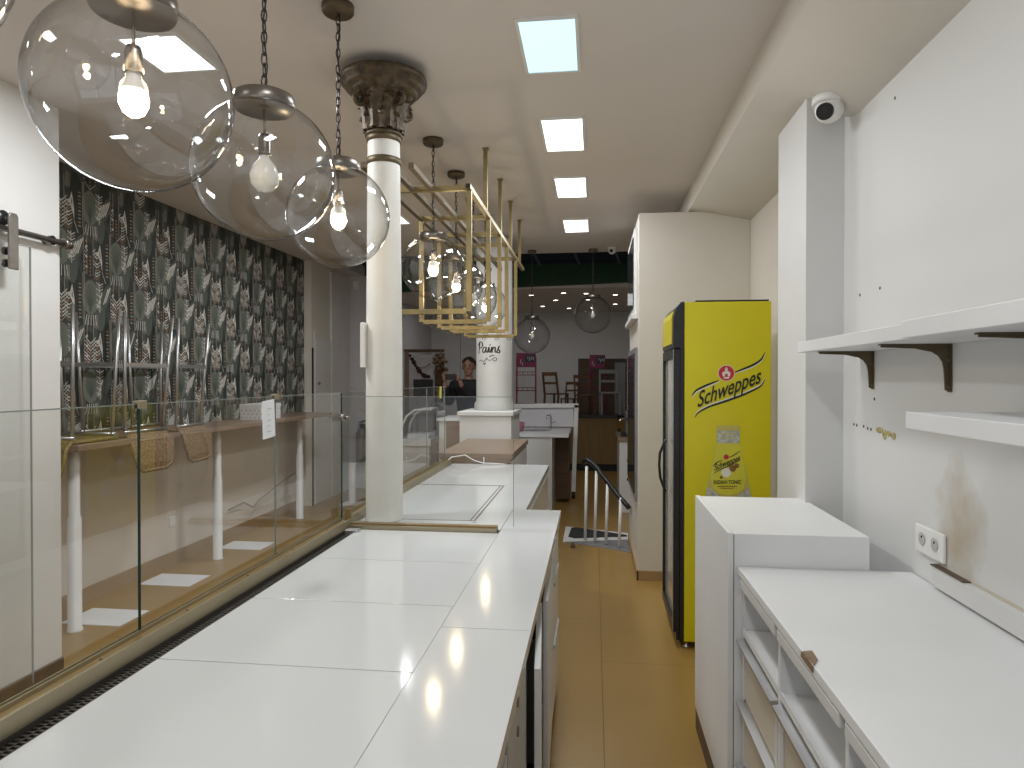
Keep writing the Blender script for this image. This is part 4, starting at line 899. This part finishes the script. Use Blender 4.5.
obj('mat', MB().prism([(-.255, 6.72, .0082), (-.235, 7.12, .0082), (-.19, 7.15, .0082), (.33, 6.86, .0082), (.33, 6.80, .0082), (-.19, 6.66, .0082)], (0, 0, .004)), M['mat_floor'], t)
obj('plate', MB().prism([(-.28, 6.515, .0), (.36, 6.695, .0), (.34, 6.2, .0), (.1, 6.35, .0)], (0, 0, .005)), M['steel'], t)
tag(obj('door_stop', MB().lathe([(.026, 0), (.022, .02), (.006, .05), (.001, .052)], (-.195, 6.33, 0), 10), M['seam']), 'tiny dark wedge on the ochre floor by the hatch', 'wedge')
# small cabinet right + appliance
t = thing('small_cabinet', 'narrow white cabinet with wooden top past the wall block', 'cabinet', (.45, 8.3, 0))
obj('body', B(.30, .75, 8.05, 8.9, 0, .845), M['lam_side'], t, bevel=.003); obj('top', B(.28, .77, 8.03, 8.92, .846, .89), M['wood'], t, bevel=.003); obj('knob', MB().ball((.405, 8.035, .62), .02, 6).ball((.405, 8.035, .4), .02, 6), M['dark'], t)
t = thing('coffee_machine', 'dark appliance with chrome arm on the narrow white cabinet', 'appliance', (.5, 8.4, .89))
obj('body', B(.39, .68, 8.25, 8.7, .891, 1.18), M['steel'], t, bevel=.01); obj('arm', MB().tube([(.40, 8.26, 1.10), (.33, 8.15, 1.11), (.30, 8.12, 1.08)], .014, 8), M['chrome'], t); obj('drip_tray', B(.33, .39, 8.2, 8.6, .891, .93), M['dark'], t)
# pink display racks
def rack(x, y, lb, wd=.32):
    t = thing('display_rack', lb, 'display rack', (x, y, 0), group='magenta wire display racks')
    for s_ in (-1, 1): obj('upright', MB().tube([(x+s_*wd/2, y, 0), (x+s_*wd/2, y, 1.95)], .014, 8), M['pink'], t)
    hd_ = obj('header_sign', B(x-wd/2-.005, x+wd/2+.005, y-.03, y-.015, 1.78, 2.02), M['pink'], t)
    obj('navy_patch', B(x-wd*.05, x+wd*.46, y-.0315, y-.030, 1.86, 1.99), M['navy'], hd_)
    l_ = MB()
    for k, (dx, dz, h_) in enumerate(((-.10, .05, .07), (-.07, .02, .05), (.02, .13, .04), (.05, .10, .06), (.08, .12, .05), (.11, .11, .05))):
        l_.prism([(x+dx, y-.032, 1.79+dz), (x+dx+.014, y-.032, 1.79+dz), (x+dx+.020, y-.032, 1.79+dz+h_), (x+dx+.008, y-.032, 1.79+dz+h_)], (0, .0005, 0))
    sm_ = obj('pale_marks', l_, M['silver_ink'], hd_); sm_['kind'] = 'stuff'
    for k in range(6):
        z = .35+k*.26; s = MB(); s.tube([(x-wd/2, y, z), (x-wd/2, y-.16, z), (x+wd/2, y-.16, z), (x+wd/2, y, z)], .007, 6, closed=True)
        s.tube([(x-wd/2, y-.16, z+.05), (x+wd/2, y-.16, z+.05)], .006, 6)
        for j in range(4): s.tube([(x-wd/2+wd*(j+.5)/4, y-.16, z+.05), (x-wd/2+wd*(j+.5)/4, y-.16, z), (x-wd/2+wd*(j+.5)/4, y, z)], .004, 5)
        obj('basket_shelf', s, M['pink'], t)
rack(-1.13, 11.2, 'magenta wire display rack below the lower hanging globe')
rack(.06, 12.3, 'magenta wire display rack beside the dark opening', .27)
# wooden folding chairs stacked on counter end, pale chair frames
def wchair(name, lb, m, x, y, z, rz, grp, sc_=1.0):
    t = thing(name, lb, 'chair', (0,0,0), group=grp)
    obj('seat', B(-.2, .2, -.2, .2, .43, .46), m, t, bevel=.006)
    for sx in (-1, 1):
        obj('leg', MB().bar((sx*.18, -.18, 0), (sx*.18, -.18, .43), .035), m, t)
        obj('leg', MB().bar((sx*.18, .22, 0), (sx*.18, .18, .43), .035), m, t)
        obj('back_post', MB().bar((sx*.18, .19, .46), (sx*.17, .27, .92), .035), m, t)
    obj('back_rail', MB().bar((-.17, .268, .88), (.17, .268, .88), .03, .08).bar((-.17, .235, .68), (.17, .235, .68), .02, .05), m, t)
    t.location = (x, y, z); t.rotation_euler = rz; t.scale = (sc_,)*3; return t
wc = M['wood']; wd2 = woodmat('reddish_chair_wood', (.10, .045, .02), (.17, .08, .035), rough=.5)
wchair('wooden_chair', 'reddish wooden chair standing on the back counter, tilted left', wd2, -.66, 11.8, .966, (0, .0, 2.6), 'wooden chairs on the back counter', .8)
wchair('wooden_chair', 'reddish wooden chair standing on the back counter, nearer the middle', wd2, -.16, 11.82, .966, (0, 0, .35), 'wooden chairs on the back counter', .75)
wchair('wooden_chair', 'dark reddish chair turned away between the two others on the back counter', wd2, -.42, 11.60, .966, (0, 0, 3.5), 'wooden chairs on the back counter', .62)
pw = mat('pale_grey_chair_frame', (.24, .25, .24), .4)
wchair('pale_chair', 'pale grey chair standing on the back counter before the dark opening', pw, .27, 11.76, .966, (0, 0, .1), 'pale chairs on the back counter', .85)
# ---- left background: garland frame, curved case, cabinet
t = thing('garland_doorframe', 'wooden door frame hung with a dark garland at the far left', 'door frame', (-2.2, 10.6, 0))
f = MB(); f.bar((-3.02, 10.6, 0), (-3.02, 10.6, 2.03), .06, .06); obj('frame_post', f, M['wood'], t)
f = MB(); f.bar((-3.06, 10.6, 2.04), (-2.40, 10.6, 2.04), .05, .05); obj('frame_head', f, M['wood_d'], t)
obj('door_leaf', B(-2.93, -2.60, 10.66, 10.69, 0, 1.98), M['grey_wall'], t); obj('dark_gap', B(-2.58, -2.42, 10.7, 10.72, 0, 2.0), M['wood_d'], t)
t = thing('bead_garland', 'dark red bead garland drooping across the far wooden door frame', 'garland', (-2.3, 10.5, 1.8))
obj('string', MB().tube([(-2.99+.055*k, 10.5 if k else 10.568, 1.98-.22*math.sin(PI*min(1, k/9))) for k in range(8)], .008, 6), M['wood'], t)
g = MB()
for k in range(11):
    a = k/10; g.ball((-2.93+.30*a, 10.48, 1.96-.34*math.sin(a*1.6)**1.0), .024+.008*(k % 3), 6)
obj('beads', g, M['garland_r'], t)
t = thing('dried_flower_wreath', 'bunch of dried brown flowers hanging at the door frame corner', 'wreath', (-2.44, 10.4, 1.8))
g = MB()
for k in range(38):
    a = random.uniform(0, 2*PI); r = random.uniform(0, .17); g.ball((-2.44+r*math.cos(a)*.8, 10.51+random.uniform(-.05, .05), 1.83+r*1.2*math.sin(a)), random.uniform(.018, .042), 5)
obj('blooms', g, M['dry'], t); obj('stem', MB().tube([(-2.45, 10.51, 1.75), (-2.40, 10.51, 1.4)], .012, 6).tube([(-2.44, 10.51, 1.9), (-2.44, 10.573, 2.04)], .012, 6), M['wood_d'], t)
t = thing('curved_display_case', 'white display case with curved glass front beyond the glass screens', 'display case', (-1.95, 8.0, 0))
cp_ = [(-2.28, .95), (-2.26, 1.10), (-2.20, 1.22), (-2.10, 1.29), (-1.92, 1.30), (-1.92, .95)]
obj('base', B(-2.30, -1.92, 7.7, 8.1, 0, .80), M['lam_grey'], t, bevel=.004); obj('deck', B(-2.32, -1.90, 7.68, 8.12, .80, .88), M['lam_side'], t, bevel=.004)
fr1 = MB()
for y in (7.72, 8.08): fr1.tube([(a, y, b_-.07) for a, b_ in cp_[:5]], .016, 8)
fr1.tube([(-1.92, 7.72, 1.23), (-1.92, 8.08, 1.23)], .016, 8); obj('frame', fr1, M['post_white'], t)
gg = MB()
for i in range(4): (a, za), (b_, zb) = cp_[i], cp_[i+1]; gg.face([(a, 7.73, za-.07), (b_, 7.73, zb-.07), (b_, 8.07, zb-.07), (a, 8.07, za-.07)])
obj('curved_glass', gg, M['glass'], t); obj('inner_tray', B(-2.2, -1.94, 7.75, 8.05, .881, .94), M['lam_side'], t)
t = thing('side_cabinet', 'brown and grey cabinet standing left of the column plinth', 'cabinet', (-1.6, 7.2, 0))
obj('body', B(-1.62, -1.38, 6.9, 7.5, 0, 1.15), M['lam_grey'], t, bevel=.003); obj('door', B(-1.54, -1.382, 6.885, 6.899, .1, 1.14), M['wood'], t); obj('top', B(-1.64, -1.36, 6.88, 7.52, 1.15, 1.175), M['lam_side'], t)
tag(obj('wall_monitor', B(-2.72, -2.42, 9.9, 9.94, 1.32, 1.58), M['dark_glass'], bevel=.004), 'dark rectangular screen low before the far door frame', 'screen')
# ================================================================== REFLECTION OF THE VIEWER, MODELLED AS A SOLID FIGURE
def skin_obj(name, joints, edges, radii, m, parent, sub=2):
    me = bpy.data.meshes.new(name); me.from_pydata(joints, edges, []); o = bpy.data.objects.new(name, me); C.objects.link(o)
    sk = o.modifiers.new('skin', 'SKIN'); sk.use_smooth_shade = True
    for i, v in enumerate(me.skin_vertices[0].data):
        r = radii[i]; v.radius = (r, r) if not isinstance(r, tuple) else r; v.use_root = (i == 0)
    ss = o.modifiers.new('sub', 'SUBSURF'); ss.levels = sub; ss.render_levels = sub
    dg = bpy.context.evaluated_depsgraph_get(); dg.update(); m2 = bpy.data.meshes.new_from_object(o.evaluated_get(dg)); bpy.data.objects.remove(o)
    m2.materials.clear(); m2.materials.append(m)
    for p in m2.polygons: p.use_smooth = True
    r_ = bpy.data.objects.new(name, m2); C.objects.link(r_); r_.parent = parent; return r_
px, py = -1.60, 8.5
t = thing('person', 'reflection of the viewer modelled as a figure in black top and dark jeans, holding up a phone beside the lettered column', 'person', (px, py, 0))
J = [(0,0,.98), (0,0,1.15), (0,.0,1.35), (0,0,1.50), (0,-.01,1.60), (0,-.02,1.66), (0,-.03,1.76),       # 0 pelvis .. 6 head
     (.19,0,1.50), (.25,-.05,1.27), (-.02,-.24,1.44), (-.060,-.32,1.575),                                   # 7-10 arm with hand near face
     (-.19,0,1.50), (-.25,-.10,1.27), (-.245,-.30,1.45), (-.235,-.35,1.56),                               # 11-14 other arm
     (.10,0,.90), (.12,-.02,.50), (.12,.02,.09), (.12,-.14,.045), (-.10,0,.90), (-.12,-.02,.50), (-.12,.02,.09), (-.12,-.14,.045)]
Ed = [(0,1),(1,2),(2,3),(3,4),(4,5),(5,6),(3,7),(7,8),(8,9),(9,10),(3,11),(11,12),(12,13),(13,14),(0,15),(15,16),(16,17),(17,18),(0,19),(19,20),(20,21),(21,22)]
Rr = [(.15,.10), (.14,.10), (.16,.11), (.12,.09), .055, .055, (.078,.095), .065, .05, .036, .028, .065, .05, .036, .028, .085, .058, .04, .035, .085, .058, .04, .035]
body = skin_obj('body', J, Ed, Rr, M['skin'], t)
# face + hands joined into the body mesh
bm = bmesh.new(); bm.from_mesh(body.data); fm = MB(); fm.bm.free(); fm.bm = bm
def hand(w, dirs, thumb, pal):
    fm.ball(w, .034, 8, pal)
    for k, (off, d_) in enumerate(dirs):
        a = Vector(w)+Vector(off); b_ = a+Vector(d_)*(.9 if k in (0, 3) else 1.0); c_ = b_+Vector(d_)*.6+Vector((0, .015, 0)); fm.tube([a, b_, c_], [.009, .0085, .007], 7)
    a = Vector(w); fm.tube([a, a+Vector(thumb)*.55, a+Vector(thumb)], [.011, .010, .008], 7)
hand((-.080,-.335,1.60), [((-.01,0,.02+.0), (-.028,-.01,.03)), ((-.015,0,.008), (-.034,-.012,.022)), ((-.016,0,-.006), (-.034,-.012,.008)), ((-.014,0,-.018), (-.030,-.01,-.004))], (.0,-.02,.055), (.8,.6,1.2))
hand((-.235,-.36,1.59), [((.01,0,.02), (.020,-.008,.034)), ((.0,0,.024), (.006,-.008,.040)), ((-.01,0,.02), (-.006,-.008,.036)), ((-.018,0,.012), (-.012,-.008,.028))], (.05,-.01,.01), (.8,.6,1.2))
hz = 1.745
fm.ball((0,-.012,hz+.015), .092, 12, (.84,1.05,1.12)); fm.ball((0,-.035,hz-.055), .066, 10, (.92,.95,.95)); fm.ball((0,-.108,hz-.022), .014, 6, (.8,1.1,1.7)); fm.ball((0,-.094,hz-.066), .018, 6, (1.4,.5,.35)); fm.ball((0,-.075,hz-.098), .03, 8, (1.1,.9,.7))
for s_ in (-1, 1): fm.ball((s_*.082,.0,hz-.01), .024, 6, (.4,.8,1.2))
bm.to_mesh(body.data); bm.free()
for p in body.data.polygons: p.use_smooth = True
obj('eyes', MB().ball((-.03,-.101,hz+.010), .009, 6).ball((.03,-.101,hz+.010), .009, 6).bar((-.045,-.106,hz+.03), (-.015,-.108,hz+.032), .006).bar((.045,-.106,hz+.03), (.015,-.108,hz+.032), .006), M['dark'], body, shift=False)
hr = MB(); hr.ball((0,.012,hz+.035), .100, 14, (.93,1.10,.98))
for v in hr.bm.verts:
    if v.co.z < hz+.052 and v.co.y < .0+.35*(v.co.z-hz): v.co.y = max(v.co.y, .35*(v.co.z-hz)); v.co.x *= .9
    if v.co.z < hz-.035: v.co.z = hz-.035+(v.co.z-hz+.035)*.3
obj('hair', hr, M['hair'], body, shift=False)
mid = lambda a, b, k: tuple(a[i]+(b[i]-a[i])*k for i in range(3))
JJ = J[:4]+[(0,-.0,1.585)]+[J[7], J[8], mid(J[8], J[9], .9), mid(J[9], J[10], .55), J[11], J[12], mid(J[12], J[13], .9), mid(J[13], J[14], .55)]
EE = [(0,1),(1,2),(2,3),(3,4),(3,5),(5,6),(6,7),(7,8),(3,9),(9,10),(10,11),(11,12)]
skin_obj('jacket', JJ, EE, [(.165,.12), (.16,.12), (.19,.14), (.155,.12), .075, .09, .072, .056, .048, .09, .072, .056, .048], M['jacket'], t)
JL = [(0,0,.97), (.10,0,.88), (.12,-.02,.50), (.12,.02,.11), (-.10,0,.88), (-.12,-.02,.50), (-.12,.02,.11)]
skin_obj('jeans', JL, [(0,1),(1,2),(2,3),(0,4),(4,5),(5,6)], [(.16,.115), .105, .075, .062, .105, .075, .062], M['jeans'], t)
sh_ = MB()
for s_ in (-1, 1): sh_.ball((s_*.12,-.07,.045), .05, 8, (1.0,2.7,.9))
obj('shoes', sh_, M['dark'], t, shift=False)
ph = tag(obj('smartphone', B(px-.228, px-.088, py-.388, py-.378, 1.575, 1.65), M['dark'], bevel=.003), 'black smartphone held sideways by the reflected figure at the back', 'phone')
for g in (t,): pass
bpy.context.view_layer.update()
